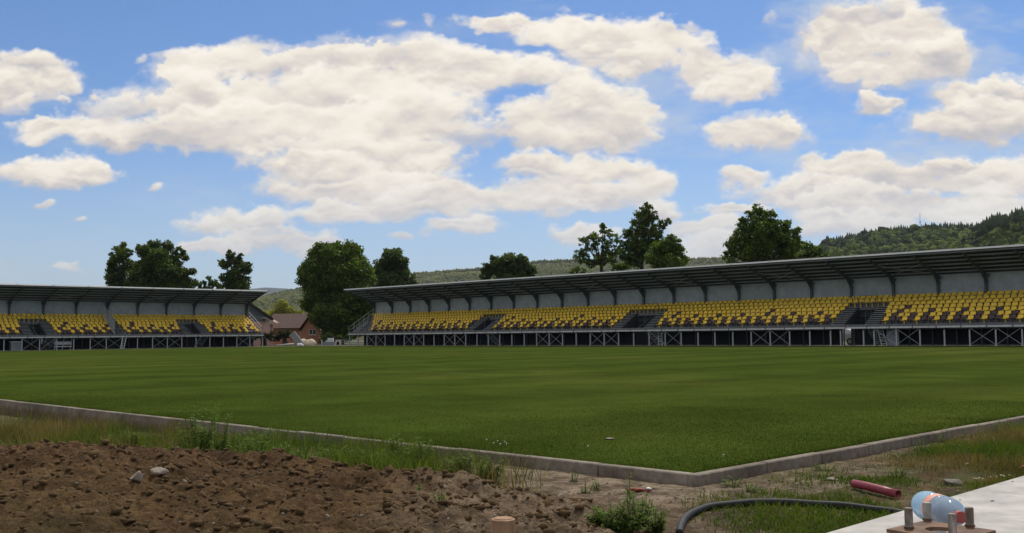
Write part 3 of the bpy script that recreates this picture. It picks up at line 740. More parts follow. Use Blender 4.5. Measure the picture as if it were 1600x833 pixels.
# ------------------------------------------------------------------ vegetation
LEAF = {k: leaf_mat('leaf_' + k, *v) for k, v in dict(
    dark=((.064, .100, .025), (.115, .152, .038)), mid=((.080, .125, .025), (.140, .185, .038)), blue=((.068, .100, .036), (.108, .143, .052)),
    yellow=((.26, .27, .04), (.40, .36, .08)), hedge=((.02, .035, .012), (.05, .06, .025))).items()}
BARK = mat('bark', (.045, .036, .028), .95, var=.3, scale=2)
def rnd_dirs(n, rng=RNG):
    v = rng.normal(size=(n, 3)); return v / np.linalg.norm(v, axis=1, keepdims=True)
def leaf_cards(C, size, rng=RNG, asp=.62):
    n = len(C); a = rnd_dirs(n, rng); b = rnd_dirs(n, rng); b = b - a * np.sum(a * b, 1, keepdims=True); b /= np.linalg.norm(b, axis=1, keepdims=True) + 1e-9
    s = size * rng.uniform(.6, 1.35, (n, 1)); nrm = np.cross(a, b) * s * .18
    V = np.stack([C - a * s * .5, C + b * s * asp * .5 + nrm, C + a * s * .5, C - b * s * asp * .5 + nrm], 1).reshape(-1, 3)
    return V, np.arange(4 * n).reshape(n, 4)
def crown_points(lobes, dens, rng=RNG, puff=.42, shell=.8):
    out = []
    for (c, r) in lobes:
        k = max(10, int(24 * (r / 1.2) ** 1.2)); k = min(k, 110)
        d = rnd_dirs(k, rng); d[:, 2] = d[:, 2] * .9 + .12
        pc = np.array(c) + d * r * rng.uniform(.45, shell, (k, 1)); pr = r * puff * rng.uniform(.5, 1.2, k)
        for p, q in zip(pc, pr):
            n = int(dens * q * q * 6.5 + 8); dd = rnd_dirs(n, rng)
            out.append(p + dd * q * (rng.random((n, 1)) ** .45) * rng.uniform(.8, 1.35, (n, 1)) * np.array([1, 1, .72]))
    return np.concatenate(out)
def tree(name, D, lobes_px, base_px, label, cat='tree', kind='dark', leaf=.42, dens=22, group=None, base_z=0, trunk=.35, bare=0.0, fill=True, shell=.8, puff=.42):
    cl = []
    for (px, py, r) in lobes_px:
        rr = r * 1.08 * D / F; p = WD(px, py, D + RNG.uniform(-.55, .55) * rr); cl.append((p, rr))
        if fill and r * D / F > 1.8: cl.append((p + np.array([RNG.uniform(-.3, .3) * rr, RNG.choice([-1, 1]) * rr * .7, -.1 * rr]), rr * .75))
    b = WD(base_px, 500, D); b[2] = base_z
    root = empty(name, b, 0, label, cat, group)
    P = crown_points([(c - b, r) for c, r in cl], dens, puff=puff, shell=shell)
    V, Fc = leaf_cards(P, leaf * .85)
    np_mesh('crown', V, Fc, LEAF[kind], parent=root)
    t = MB(); top = max(c[2] for c, r in cl) - base_z; mid = np.mean([c - b for c, r in cl], 0)
    zb = max(1.2, min(c[2] - r for c, r in cl) - base_z)
    fork = np.array([mid[0] * .25, 0, zb + .12 * (top - zb)])
    t.tube([(0, 0, -.1), (0.05, 0, .6), fork * np.array([.6, 1, .55]), fork], [trunk * 1.35, trunk * 1.05, trunk * .9, trunk * .75], 9)
    for (c, r) in cl:
        e = c - b; m_ = fork + (e - fork) * .5 + np.array([0, 0, -.06 * np.linalg.norm(e - fork)])
        t.tube([fork, m_, e], [trunk * .5, trunk * .3, trunk * .1], 6)
        for _ in range(3):
            e2 = e + rnd_dirs(1)[0] * r * .7; t.tube([e - (e - m_) * .4, e2], [trunk * .16, trunk * .05], 5)
    t.build('trunk', BARK, root, smooth=True)
    return root
GT = 'tall trees behind the stands'
tree('broadleaf_tree', 168, [(185, 400, 15), (192, 388, 9), (184, 428, 17), (200, 416, 12), (176, 412, 8), (176, 435, 10), (202, 396, 7), (188, 448, 17), (204, 444, 10), (172, 446, 8)], 188, 'narrow leftmost tree above the roof of the left stand', leaf=.40, group=GT, dens=26, fill=False)
tree('broadleaf_tree', 165, [(240, 384, 11), (226, 394, 13), (262, 385, 10), (246, 404, 20), (280, 396, 10), (290, 404, 6), (228, 422, 20), (262, 424, 22), (288, 432, 13), (300, 425, 7), (212, 434, 14), (272, 408, 12), (216, 388, 6), (242, 440, 20), (270, 446, 18), (298, 446, 12), (220, 448, 16)], 245, 'wide dark tree with gaps in its crown above the left stand roof', leaf=.42, group=GT, dens=24, fill=False)
tree('broadleaf_tree', 170, [(360, 402, 9), (358, 393, 4), (352, 414, 10), (372, 412, 12), (384, 422, 10), (366, 430, 14), (352, 434, 9), (384, 440, 10), (376, 402, 6), (388, 414, 6), (362, 448, 15), (380, 450, 12)], 367, 'small tree with a pointed top near the right end of the left stand', leaf=.38, group=GT, dens=26, fill=False)
tree('broadleaf_tree', 172, [(326, 437, 6), (317, 443, 6), (335, 444, 7), (328, 449, 10), (316, 450, 7), (342, 449, 7)], 326, 'low thin treetop just above the left stand roof, between two taller trees', kind='blue', leaf=.4, dens=16)
tree('broadleaf_tree', 160, [(520, 402, 24), (498, 404, 20), (548, 398, 20), (500, 392, 12), (526, 388, 12), (552, 390, 10), (480, 426, 16), (476, 440, 12), (500, 432, 28), (535, 430, 30), (562, 422, 20), (570, 440, 16), (500, 462, 26), (530, 462, 30), (560, 465, 24), (486, 476, 14), (508, 492, 24), (540, 492, 28), (566, 494, 20), (492, 500, 10), (530, 512, 20), (556, 512, 18), (575, 478, 14), (512, 520, 12), (545, 522, 14)], 532, 'big full round tree standing in the gap between the two stands', kind='mid', leaf=.45, dens=24, group=GT, trunk=.5, shell=.86)
tree('broadleaf_tree', 172, [(612, 402, 14), (620, 394, 8), (604, 396, 8), (628, 412, 13), (598, 416, 14), (616, 424, 20), (588, 428, 12), (636, 432, 12), (604, 440, 18), (630, 444, 14), (644, 440, 8), (590, 446, 12), (600, 460, 22)], 612, 'dark speckled tree overlapping the big round tree on its right', kind='blue', leaf=.40, dens=24, group=GT)
tree('broadleaf_tree', 150, [(775, 411, 12), (795, 407, 12), (815, 408, 10), (760, 420, 10), (785, 424, 16), (808, 424, 16), (828, 420, 9), (758, 432, 11), (830, 430, 10), (770, 404, 6), (802, 400, 6), (820, 404, 5), (795, 440, 20), (792, 412, 15), (806, 414, 14), (782, 416, 14), (818, 416, 11), (768, 420, 11), (796, 426, 18)], 794, 'low broad tree above the far roof with hillside on both sides', kind='blue', leaf=.40, dens=24, group=GT)
tree('broadleaf_tree', 140, [(946, 360, 9), (958, 372, 9), (932, 374, 10), (922, 388, 9), (948, 384, 10), (910, 396, 7), (964, 390, 8), (936, 400, 11), (906, 408, 6), (956, 406, 10), (925, 412, 9), (942, 354, 5), (968, 376, 7), (915, 404, 9), (940, 410, 10), (914, 380, 10), (904, 398, 9), (926, 370, 8), (962, 398, 9), (930, 386, 8), (950, 394, 9)], 942, 'airy tree with sky showing through and a bare forked trunk', kind='mid', leaf=.36, dens=15, group=GT, trunk=.3, puff=.4, shell=.95)
tree('broadleaf_tree', 134, [(1010, 328, 11), (1006, 342, 14), (1022, 338, 9), (994, 356, 13), (1016, 358, 15), (1036, 350, 9), (980, 366, 10), (1000, 374, 16), (1024, 374, 14), (1044, 346, 6), (984, 386, 14), (1006, 392, 18), (976, 400, 12), (1030, 366, 8), (990, 408, 14), (1012, 322, 6)], 1002, 'tallest loose crowned tree rising highest over the right stand roof', kind='dark', leaf=.36, dens=20, group=GT, puff=.42, shell=.9)
tree('broadleaf_tree', 128, [(1040, 388, 18), (1028, 398, 16), (1056, 394, 15), (1048, 376, 10), (1062, 406, 12), (1030, 412, 16), (1050, 410, 16), (1018, 406, 12), (1060, 380, 7), (1044, 372, 6)], 1042, 'dense rounded tree tucked against the right side of the tallest tree', kind='mid', leaf=.34, dens=30, group=GT)
tree('broadleaf_tree', 116, [(1182, 328, 9), (1172, 334, 8), (1190, 338, 12), (1204, 340, 11), (1162, 352, 11), (1186, 358, 20), (1210, 356, 15), (1228, 356, 11), (1158, 372, 16), (1186, 384, 24), (1216, 376, 22), (1242, 372, 12), (1246, 360, 7), (1148, 386, 14), (1140, 398, 12), (1168, 396, 18), (1200, 398, 22), (1232, 392, 20), (1252, 386, 12), (1140, 408, 10), (1226, 350, 7), (1160, 342, 5)], 1195, 'broad dark conical tree on the right in front of the wooded hill', kind='mid', leaf=.34, dens=30, group=GT, trunk=.5, shell=.86)
tree('broadleaf_tree', 112, [(1262, 390, 11), (1276, 394, 10), (1268, 400, 12), (1254, 400, 10), (1290, 400, 8)], 1268, 'small dark tree at the foot of the broad conical tree', kind='dark', leaf=.34, dens=30)
tree('broadleaf_tree', 300, [(440, 478, 9), (442, 486, 12), (428, 492, 9), (456, 490, 9), (470, 492, 7), (484, 494, 6), (440, 472, 5), (416, 494, 7)], 442, 'bright yellow green tree behind the brown roofed house', kind='yellow', leaf=.55, dens=10)
for (px_, py_, r_, D_, lb) in [(902, 422, 7, 145, 'low bush top over the roof ridge at the foot of the airy tree'), (970, 416, 9, 138, 'low bush top over the roof between the airy tree and the tallest tree')]:
    tree('shrub', D_, [(px_, py_, r_), (px_ + 9, py_ + 2, r_ * .8), (px_ - 9, py_ + 3, r_ * .8)], px_, lb, 'shrub', 'mid', leaf=.34, dens=26)
tree('shrub', 148, [(400, 526, 8), (412, 528, 9), (424, 526, 9)], 412, 'dark green hedge bush beside the end of the left stand', 'hedge', 'hedge', .3, 30)
tree('shrub', 147, [(437, 524, 9), (450, 522, 8), (460, 526, 7), (430, 530, 7)], 445, 'dark green bush in front of the brick house wall', 'hedge', 'hedge', .3, 30)
tree('shrub', 150, [(503, 532, 6), (512, 526, 7), (530, 530, 7), (545, 528, 7)], 520, 'dark scrub under the big round tree', 'hedge', 'dark', .3, 30)

# ------------------------------------------------------------------ hills
def hill_mat(name, c1, c2, c3, s1, s2):
    m = bpy.data.materials.new(name); m.use_nodes = True; t = NT(m.node_tree); bs = m.node_tree.nodes['Principled BSDF']
    pos = t.n('ShaderNodeNewGeometry').outputs['Position']
    a = t.noise(pos, s1, 5, .6); b_ = t.noise(pos, s2, 4, .7)
    c = t.ramp(a, [(.35, c1), (.5, c2), (.66, c3)])
    sc = t.n('ShaderNodeVectorMath', operation='SCALE'); t.put(sc.inputs[0], c); t.put(sc.inputs['Scale'], t.mr(b_, .3, .7, .5, 1.2))
    t.put(bs.inputs['Base Color'], sc.outputs[0]); bs.inputs['Roughness'].default_value = .95; bs.inputs['Specular IOR Level'].default_value = .1
    return m
def hill(name, ridge, D, D0, m, rough, cols=160, rows=36, back=.5):
    pxs = [p[0] for p in ridge]; P = np.array([WD(p[0], p[1], D) for p in ridge])
    X = np.linspace(P[0, 0], P[-1, 0], cols); Zr = np.interp(X, P[:, 0], P[:, 2])
    tt = np.concatenate([np.linspace(0, 1, rows), 1 + np.linspace(.08, back, 6)])
    XX, TT = np.meshgrid(X, tt); YY = D0 + (D - D0) * TT
    prof = np.where(TT <= 1, np.clip(TT, 0, 1) ** 1.2, np.clip(1 - 1.9 * np.maximum(TT - 1, 0) ** 1.05, -.05, 1))
    ZZ = np.interp(XX, X, Zr) * prof + rough * fbm(XX, YY, 4.0 / (D - D0), 5) * prof * (TT < .99)
    I = np.arange(XX.size).reshape(XX.shape)
    o = np_mesh(name, np.stack([XX.ravel(), YY.ravel(), ZZ.ravel()], 1), np.stack([I[:-1, :-1].ravel(), I[:-1, 1:].ravel(), I[1:, 1:].ravel(), I[1:, :-1].ravel()], 1), m, smooth=True)
    tag(o, kind='structure')
    def height(x, t_):
        p = np.where(t_ <= 1, np.clip(t_, 0, 1) ** 1.2, 1); y = D0 + (D - D0) * t_
        return y, np.interp(x, X, Zr) * p + rough * fbm(x, y, 4.0 / (D - D0), 5) * p * (t_ < .99)
    return o, height, X
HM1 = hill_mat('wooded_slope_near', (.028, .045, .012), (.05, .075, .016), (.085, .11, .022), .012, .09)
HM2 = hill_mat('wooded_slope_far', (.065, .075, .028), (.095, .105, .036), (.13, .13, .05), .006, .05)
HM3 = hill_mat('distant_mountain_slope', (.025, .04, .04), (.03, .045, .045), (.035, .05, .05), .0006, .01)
RIDGE_R = [(1110, 448), (1150, 423), (1200, 408), (1265, 392), (1290, 385), (1350, 375), (1420, 365), (1480, 362), (1520, 362), (1560, 360), (1640, 356), (1800, 358), (2100, 388)]
RIDGE_N = [(1440, 428), (1480, 400), (1515, 380), (1532, 364), (1550, 354), (1575, 348), (1600, 342), (1680, 326), (1800, 326), (2000, 358)]
RIDGE_M = [(150, 502), (300, 482), (380, 472), (400, 469), (430, 461), (470, 452), (520, 444), (580, 436), (645, 430), (700, 426), (750, 422), (800, 415), (850, 410), (900, 409), (960, 408), (1040, 407), (1100, 407), (1125, 406), (1160, 401), (1260, 395), (1400, 403), (1700, 433)]
RIDGE_B = [(0, 480), (200, 468), (330, 460), (395, 451), (420, 449.5), (450, 451), (480, 456), (520, 466), (600, 480), (760, 500)]
hR, fR, XR_ = hill('wooded_hill', RIDGE_R, 1100, 420, HM1, 16)
hN, fN, XN_ = hill('wooded_hill', RIDGE_N, 760, 380, HM1, 12)
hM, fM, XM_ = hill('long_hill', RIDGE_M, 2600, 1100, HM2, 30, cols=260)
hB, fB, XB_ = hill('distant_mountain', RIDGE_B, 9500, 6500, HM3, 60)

_phi = (1 + 5 ** .5) / 2
def ico(sub):
    import bmesh
    bm = bmesh.new(); bmesh.ops.create_icosphere(bm, subdivisions=sub, radius=1); v = np.array([q.co[:] for q in bm.verts]); f = np.array([[q.index for q in p.verts] for p in bm.faces]); bm.free(); return v, f
def forest(name, spots, sub, m, jit=.28):
    v, f = ico(sub); n = len(spots); S = np.array(spots)        # x,y,z,r,h
    J = 1 + RNG.normal(0, jit, (n, len(v), 1)) * .8
    V = v[None] * J * np.stack([S[:, 3], S[:, 3], S[:, 4]], 1)[:, None] + S[:, None, :3]
    Fa = f[None] + (np.arange(n) * len(v))[:, None, None]
    return np_mesh(name, V.reshape(-1, 3), Fa.reshape(-1, 3), m)
def forest_mat(name, c1, c2, big, FV=(.55, 1.45)):
    m = bpy.data.materials.new(name); m.use_nodes = True; t = NT(m.node_tree); bs = m.node_tree.nodes['Principled BSDF']
    g_ = t.n('ShaderNodeNewGeometry'); pos = g_.outputs['Position']
    k = t.m('ADD', t.m('MULTIPLY', t.m('SUBTRACT', g_.outputs['Random Per Island'], .5), .55), t.noise(pos, big, 3, .5))
    c = t.mix(t.mr(k, .35, .65), c1, c2); fn = t.noise(pos, .7, 4, .7)
    sc = t.n('ShaderNodeVectorMath', operation='SCALE'); t.put(sc.inputs[0], c); t.put(sc.inputs['Scale'], t.mr(fn, .3, .7, FV[0], FV[1]))
    t.put(bs.inputs['Base Color'], sc.outputs[0]); bs.inputs['Roughness'].default_value = .9; bs.inputs['Specular IOR Level'].default_value = .1
    b = t.n('ShaderNodeBump'); b.inputs['Strength'].default_value = 1; b.inputs['Distance'].default_value = 1.5
    t.put(b.inputs['Height'], t.noise(pos, .9, 4, .7)); t.put(bs.inputs['Normal'], b.outputs[0]); return m
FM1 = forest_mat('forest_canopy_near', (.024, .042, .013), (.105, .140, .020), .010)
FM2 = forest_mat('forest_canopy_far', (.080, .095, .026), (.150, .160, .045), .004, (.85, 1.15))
sp_ = []
for (fh, Xh, n, rr) in ((fR, XR_, 8000, 3.9), (fN, XN_, 9000, 3.3)):
    x = RNG.uniform(Xh[0], min(Xh[-1], 620 if rr < 3.6 else 1000), n); t_ = RNG.uniform(.02, 1.0, n); y, z = fh(x, t_); r_ = rr * RNG.uniform(.65, 1.3, n)
    ok = (np.abs(x / y) < .62)
    sp_ += [(a, b_, c_ + .5 * d, d, d * 1.15) for a, b_, c_, d in zip(x[ok], y[ok], z[ok], r_[ok])]
fo = forest('forest_canopy', sp_, 3 if False else 2, FM1); tag(fo, 'mixed green forest canopy covering the hill on the right', 'forest', kind='stuff')
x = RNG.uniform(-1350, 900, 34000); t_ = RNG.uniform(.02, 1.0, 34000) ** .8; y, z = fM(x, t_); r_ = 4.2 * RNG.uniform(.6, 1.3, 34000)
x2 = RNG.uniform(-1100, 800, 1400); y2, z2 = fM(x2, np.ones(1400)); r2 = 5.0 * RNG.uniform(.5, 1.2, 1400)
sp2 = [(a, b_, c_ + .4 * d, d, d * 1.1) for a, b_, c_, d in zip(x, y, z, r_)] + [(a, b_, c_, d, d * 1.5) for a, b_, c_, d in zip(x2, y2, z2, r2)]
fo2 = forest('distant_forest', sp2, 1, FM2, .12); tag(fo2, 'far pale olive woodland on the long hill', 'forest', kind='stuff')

# conifers that stand out along the ridge
def conifer_mesh(seed):
    rg = np.random.default_rng(seed); b = MB(); L = 11
    for i in range(L):
        z0 = .10 + .84 * i / L; r0 = .30 * (1 - i / L) ** .8 + .02; n = 9
        ring = [(r0 * rg.uniform(.6, 1.15) * math.cos(a), r0 * rg.uniform(.6, 1.15) * math.sin(a), z0 - .03 * rg.random()) for a in np.linspace(0, 2 * math.pi, n, endpoint=False)]
        b.add(ring + [(0, 0, z0 + .17)], [(k, (k + 1) % n, n) for k in range(n)])
    o = b.build('crown', mat('conifer_needles', (.034, .056, .018), .9, col2=(.065, .098, .025), scale=.05, var=.2)); me = o.data; bpy.data.objects.remove(o); return me
CON = [conifer_mesh(s) for s in range(4)]
TRK = MB().tube([(0, 0, -.15), (0, 0, .15), (0, 0, .9)], [.02, .018, .004], 6).build('trunk', BARK); TRKM = TRK.data; bpy.data.objects.remove(TRK)
def conifer(p, h, label, group):
    r = empty('conifer_tree', p, random.random() * 6, label, 'conifer', group); sc = (h, h, h)
    for nm, me in (('crown', random.choice(CON)), ('trunk', TRKM)):
        o = bpy.data.objects.new(nm, me); COL.objects.link(o); o.parent = r; o.scale = sc
    return r
px_ = 1292.0
while px_ < 1530:
    py_ = np.interp(px_, [p[0] for p in RIDGE_R], [p[1] for p in RIDGE_R]); p = WD(px_, py_, 1100 + random.uniform(-25, 5))
    h_ = random.uniform(8, 12); p[2] -= .5
    conifer(p, h_, 'small dark conifer in the row along the skyline of the wooded hill', 'conifers along the wooded ridge')
    px_ += random.uniform(1.4, 4.6)
px_ = 1530.0
while px_ < 1606:
    py_ = np.interp(px_, [p[0] for p in RIDGE_N], [p[1] for p in RIDGE_N]); p = WD(px_, py_, 752 + random.uniform(-30, 0)); p[2] -= 1
    conifer(p, random.uniform(7, 11), 'larger conifer crowding the high knoll at the right edge', 'conifers on the right hand knoll')
    px_ += random.uniform(2.2, 4.5)
for k in range(3): pass
mp = WD(1438, 356, 1105); ma = empty('radio_mast', mp, 0, 'thin radio mast rising from the wooded ridge', 'mast')
MB().tube([(0, 0, -8), (0, 0, 16)], [.35, .2], 6).build('pole', GALV, ma); MB().box((-.5, -.5, 5), (.5, .5, 7)).build('antenna', GALV, ma)
# ------------------------------------------------------------------ houses between the stands
def brick_mat(name, c1, c2, sc=1.0):
    m = bpy.data.materials.new(name); m.use_nodes = True; t = NT(m.node_tree); bs = m.node_tree.nodes['Principled BSDF']
    tcd = t.n('ShaderNodeTexCoord'); b = t.n('ShaderNodeTexBrick'); mp_ = t.n('ShaderNodeMapping'); mp_.inputs['Rotation'].default_value = (math.pi / 2, 0, 0)
    t.put(mp_.inputs[0], tcd.outputs['Object']); t.put(b.inputs['Vector'], mp_.outputs[0])
    b.inputs['Color1'].default_value = (*c1, 1); b.inputs['Color2'].default_value = (*c2, 1); b.inputs['Mortar'].default_value = (.4, .3, .25, 1)
    b.inputs['Scale'].default_value = 4 * sc; b.inputs['Mortar Size'].default_value = .015
    t.put(bs.inputs['Base Color'], b.outputs[0]); bs.inputs['Roughness'].default_value = .9; return m
BRICK = brick_mat('orange_brick', (.55, .22, .12), (.62, .29, .17)); PINK = brick_mat('pink_brick', (.60, .33, .26), (.66, .40, .32))
RTILE = mat('brown_roof_tiles', (.10, .055, .042), .8, var=.15, scale=1.5, bump=.5, bscale=3)
EAVE = mat('dark_eave_board', (.03, .022, .02), .7); GLASS = mat('window_glass', (.02, .025, .03), .08, spec=.8)
CREAM = mat('cream_trim', (.62, .57, .48), .7, var=.08); CLAD = mat('grey_blue_timber', (.15, .17, .185), .8, var=.15)
# brown roofed brick house
D = 166.0; a = WD(424, 512, D); b_ = WD(470, 512, D); ez = a[2]; rz_ = WD(450, 491, D + 3)[2] + .1; xl, xr = a[0], b_[0]
h1 = empty('brick_house', (xl, D, 0), 0, 'orange brick house with a long brown tiled roof and a gabled wing', 'house')
Lh = xr - xl
MB().box((0, .3, -.1), (Lh, 7, ez)).build('wall', BRICK, h1)
r = MB(); r.prism([(-.25, ez - .1), (3.6, rz_), (7.5, ez - .1), (7.5, ez - .25), (3.6, rz_ - .18), (-.25, ez - .25)], 'x', -.6, Lh + 4.6); r.build('roof', RTILE, h1)
MB().box((-.6, -.38, ez - .27), (Lh, -.26, ez - .12)).build('gutter', EAVE, h1)
MB().tube([(Lh - .12, .22, 0), (Lh - .12, .22, ez - .2)], .13).build('downpipe', CREAM, h1)
gx = WD(482, 497, D - 1); gxx = gx[0] - xl; gz = gx[2]; gl = WD(468, 514, D - 1)[0] - xl; gr = gxx + (gxx - gl) * 1.15; ge = WD(468, 515, D - 1)[2]
w_ = MB(); w_.prism([(gl + .25, -.1), (gr, -.1), (gr, ge - .2), (gxx, gz - .15), (gl + .25, ge - .2)], 'y', -1.0, 3.2); w_.build('gable_wall', BRICK, h1)
r = MB(); r.prism([(gl - .1, ge - .2), (gxx, gz + .08), (gr + .4, ge - .35), (gr + .4, ge - .18), (gxx, gz + .28), (gl - .1, ge - .02)], 'y', -1.4, 3.6); r.build('gable_roof', RTILE, h1)
wx0, wx1 = WD(483, 515, D - 1)[0] - xl, WD(494, 515, D - 1)[0] - xl; wz0, wz1 = WD(483, 523, D - 1)[2], WD(483, 514.5, D - 1)[2]
wf = MB().box((wx0, -1.06, wz0), (wx1, -1.003, wz1)).build('window', CREAM, h1)
for i in range(2):
    xa = wx0 + .1 + i * (wx1 - wx0 - .08) / 2; MB().box((xa, -1.075, wz0 + .09), (xa + (wx1 - wx0) / 2 - .14, -1.062, wz1 - .08)).build('pane', GLASS, wf)
MB().box((wx0 - .1, -1.2, wz0 - .12), (wx1 + .1, -1.004, wz0 - .003)).build('sill', CREAM, wf)
# gabled house behind the left stand
D = 150.0; e_ = WD(425, 497, D); p1 = WD(384, 469, D); sl_ = (p1[2] - e_[2]) / (e_[0] - p1[0]); ax = -16.0; apx = e_[0] - 5.2; apz = e_[2] + sl_ * 5.2
h2 = empty('gabled_house', (apx, D, 0), math.radians(19), 'gabled house with dark eaves and grey boarding over pink brick at the left stand end', 'house')
wr = WD(418, 500, D)[0] - apx; ew = e_[0] - apx; ezz = e_[2]
MB().box((-wr, 0, -.1), (wr, 9, 3.55)).build('wall', PINK, h2)
MB().prism([(-wr - .02, 3.553), (wr + .02, 3.553), (wr + .02, apz - sl_ * wr - .35), (0, apz - .35), (-wr - .02, apz - sl_ * wr - .35)], 'y', -.06, 9).build('gable_cladding', CLAD, h2)
MB().prism([(-ew, ezz - .3), (0, apz - .3), (ew, ezz - .3), (ew, ezz), (0, apz), (-ew, ezz)], 'y', -1.1, 9.6).build('roof', EAVE, h2)
MB().box((wr - .42, -.12, 0), (wr + .05, -.063, apz - sl_ * wr - .36)).build('corner_pillar', CREAM, h2)
wn_ = MB().box((wr - 2.2, -.14, 3.7), (wr - .9, -.064, 4.3)).build('window', GLASS, h2)
for i in range(6): MB().box((wr - 4 + i * .6, -.085, 3.56), (wr - 3.97 + i * .6, -.0635, 3.62)).build('board_joint', EAVE, h2)
# lean to
D = 153.0; q0 = WD(417, 497, D); q1 = WD(431, 505, D - 2.5); q2 = WD(427, 524, D)
sh = empty('lean_to_shed', (q0[0], D - 2.4, 0), 0, 'small pink brick lean to with a pale tiled roof between the two houses', 'shed')
MB().box((0, .3, -.1), (q2[0] - q0[0], 2.4, q1[2] - .15)).build('wall', PINK, sh)
MB().prism([(-.2, q0[2] - .1), (.35, q0[2] - .1), (q1[0] - q0[0] + .1, q1[2] - .1), (q1[0] - q0[0] + .1, q1[2] + .05), (.35, q0[2] + .08), (-.2, q0[2] + .08)], 'y', -.1, 2.6).build('roof', mat('pale_pink_tiles', (.50, .34, .28), .8, var=.15), sh)

# rubble and oddments at the mouth between the stands
def lump(name, p, rx, ry, rz, m, seed=0, sub=3, rough=.22, flat=True, parent=None, rot=0.0):
    v, f = ico(sub); rg = np.random.default_rng(seed + 11); o1 = rg.random(3) * 50
    nz = 0
    dsp = 1 + rough * (fbm(v[:, 0] * 1.3 + o1[0], v[:, 1] * 1.3 + v[:, 2] * 1.7 + o1[1], 1.2, 4) * 2.4)
    v = v * dsp[:, None]
    for _ in range(13 if flat else 4):                             # knock flat faces off it
        n = rg.normal(size=3); n /= np.linalg.norm(n); dd = v @ n; k = rg.uniform(.42, .8) if flat else rg.uniform(.65, .85)
        v = v - np.outer(np.maximum(dd - k, 0) * .97, n)
    V = v * np.array([rx, ry, rz]); c_, s_ = math.cos(rot), math.sin(rot)
    V = np.stack([V[:, 0] * c_ - V[:, 1] * s_, V[:, 0] * s_ + V[:, 1] * c_, V[:, 2]], 1)
    o = np_mesh(name, V, f, m, smooth=not flat, parent=parent); o.location = tuple(float(q) for q in p); return o
TARP = mat('beige_tarpaulin', (.66, .53, .40), .8, var=.12, scale=1.5, bump=.4, bscale=4, dist=.1)
p = WD(482, 537, 142); o = lump('covered_pile', (p[0], 142, .25), 1.15, .8, .72, TARP, 3, rough=.2, flat=False); tag(o, 'rounded beige covered pile beside the tilted grey slab', 'pile')
p = WD(474, 535, 143); o = lump('sack', (p[0], 143, .55), .55, .5, .38, TARP, 5, flat=False); tag(o, 'small beige sack resting against the left of the covered pile', 'sack')
p0 = WD(456.5, 521, 141); p1 = WD(472, 537.5, 141)
gsb = MB().bar((p0[0], 141, p0[2]), (p1[0], 140.5, .05), .9, .38, up=(0, 1, .01)).build('tilted_slab', mat('weathered_slab', (.26, .27, .25), .9, var=.15), bevel=.02)
tag(gsb, 'grey slab leaning at a steep tilt in front of the brick house', 'slab')
for i, (qx, s_) in enumerate([(466, .28), (469.5, .34), (471.5, .22)]):
    p = WD(qx, 539, 139); o = lump('rubble_lump', (p[0], 139 + i * .2, .12), s_ * 1.1, s_, s_ * .8, WHT, 20 + i); tag(o, 'white lump of rubble below the tilted slab', 'rubble', 'white rubble below the slab')
p0 = WD(432, 538.5, 137); p1 = WD(458, 536, 137)
o = MB().tube([(p0[0], 137, .12), (p1[0], 137.6, .30)], .10).build('pale_pole', CREAM, smooth=True); tag(o, 'pale pole lying on the grass left of the tilted slab', 'pole')
p = WD(516.5, 532, 141)
bx = empty('box_on_trestle', (p[0], 141, 0), 0, 'white box on a low trestle under the big round tree', 'box')
MB().box((-.36, -.3, .42), (.40, .3, 1.0)).build('box', WHT, bx, bevel=.02); MB().box((-1.1, -.25, .30), (.6, .3, .40)).build('board', GRYM, bx)
for x in (-.9, .45): MB().box((x, -.2, 0), (x + .08, .2, .30)).build('leg', GRYM, bx)
fb = empty('low_barrier', (WD(502, 535, 139.5)[0], 139.5, 0), 0, 'low pale barrier with a peaked end in front of the white box', 'barrier')
MB().box((0, 0, .05), (1.9, .06, .5)).build('panel', GRYM, fb); MB().box((0, -.05, 0), (.12, .1, .75)).build('post', CREAM, fb)
MB().prism([(1.7, 0), (2.1, .75), (2.6, .80), (2.7, 0), (2.5, 0), (2.4, .55), (2.15, .55), (1.95, 0)], 'y', -.03, .05).build('peaked_end', CREAM, fb)
sg = empty('field_fence', (WD(533, 535, 136.5)[0], 136.5, 0), 0, 'grey rail fence at the left end of the right stand', 'fence')
for z in (.35, .7): MB().box((0, 0, z), (3.4, .05, z + .08)).build('rail', GRYM, sg)
for i in range(4): MB().box((i * 1.1, -.04, 0), (i * 1.1 + .08, -.003, .85)).build('post', GRYM, sg)

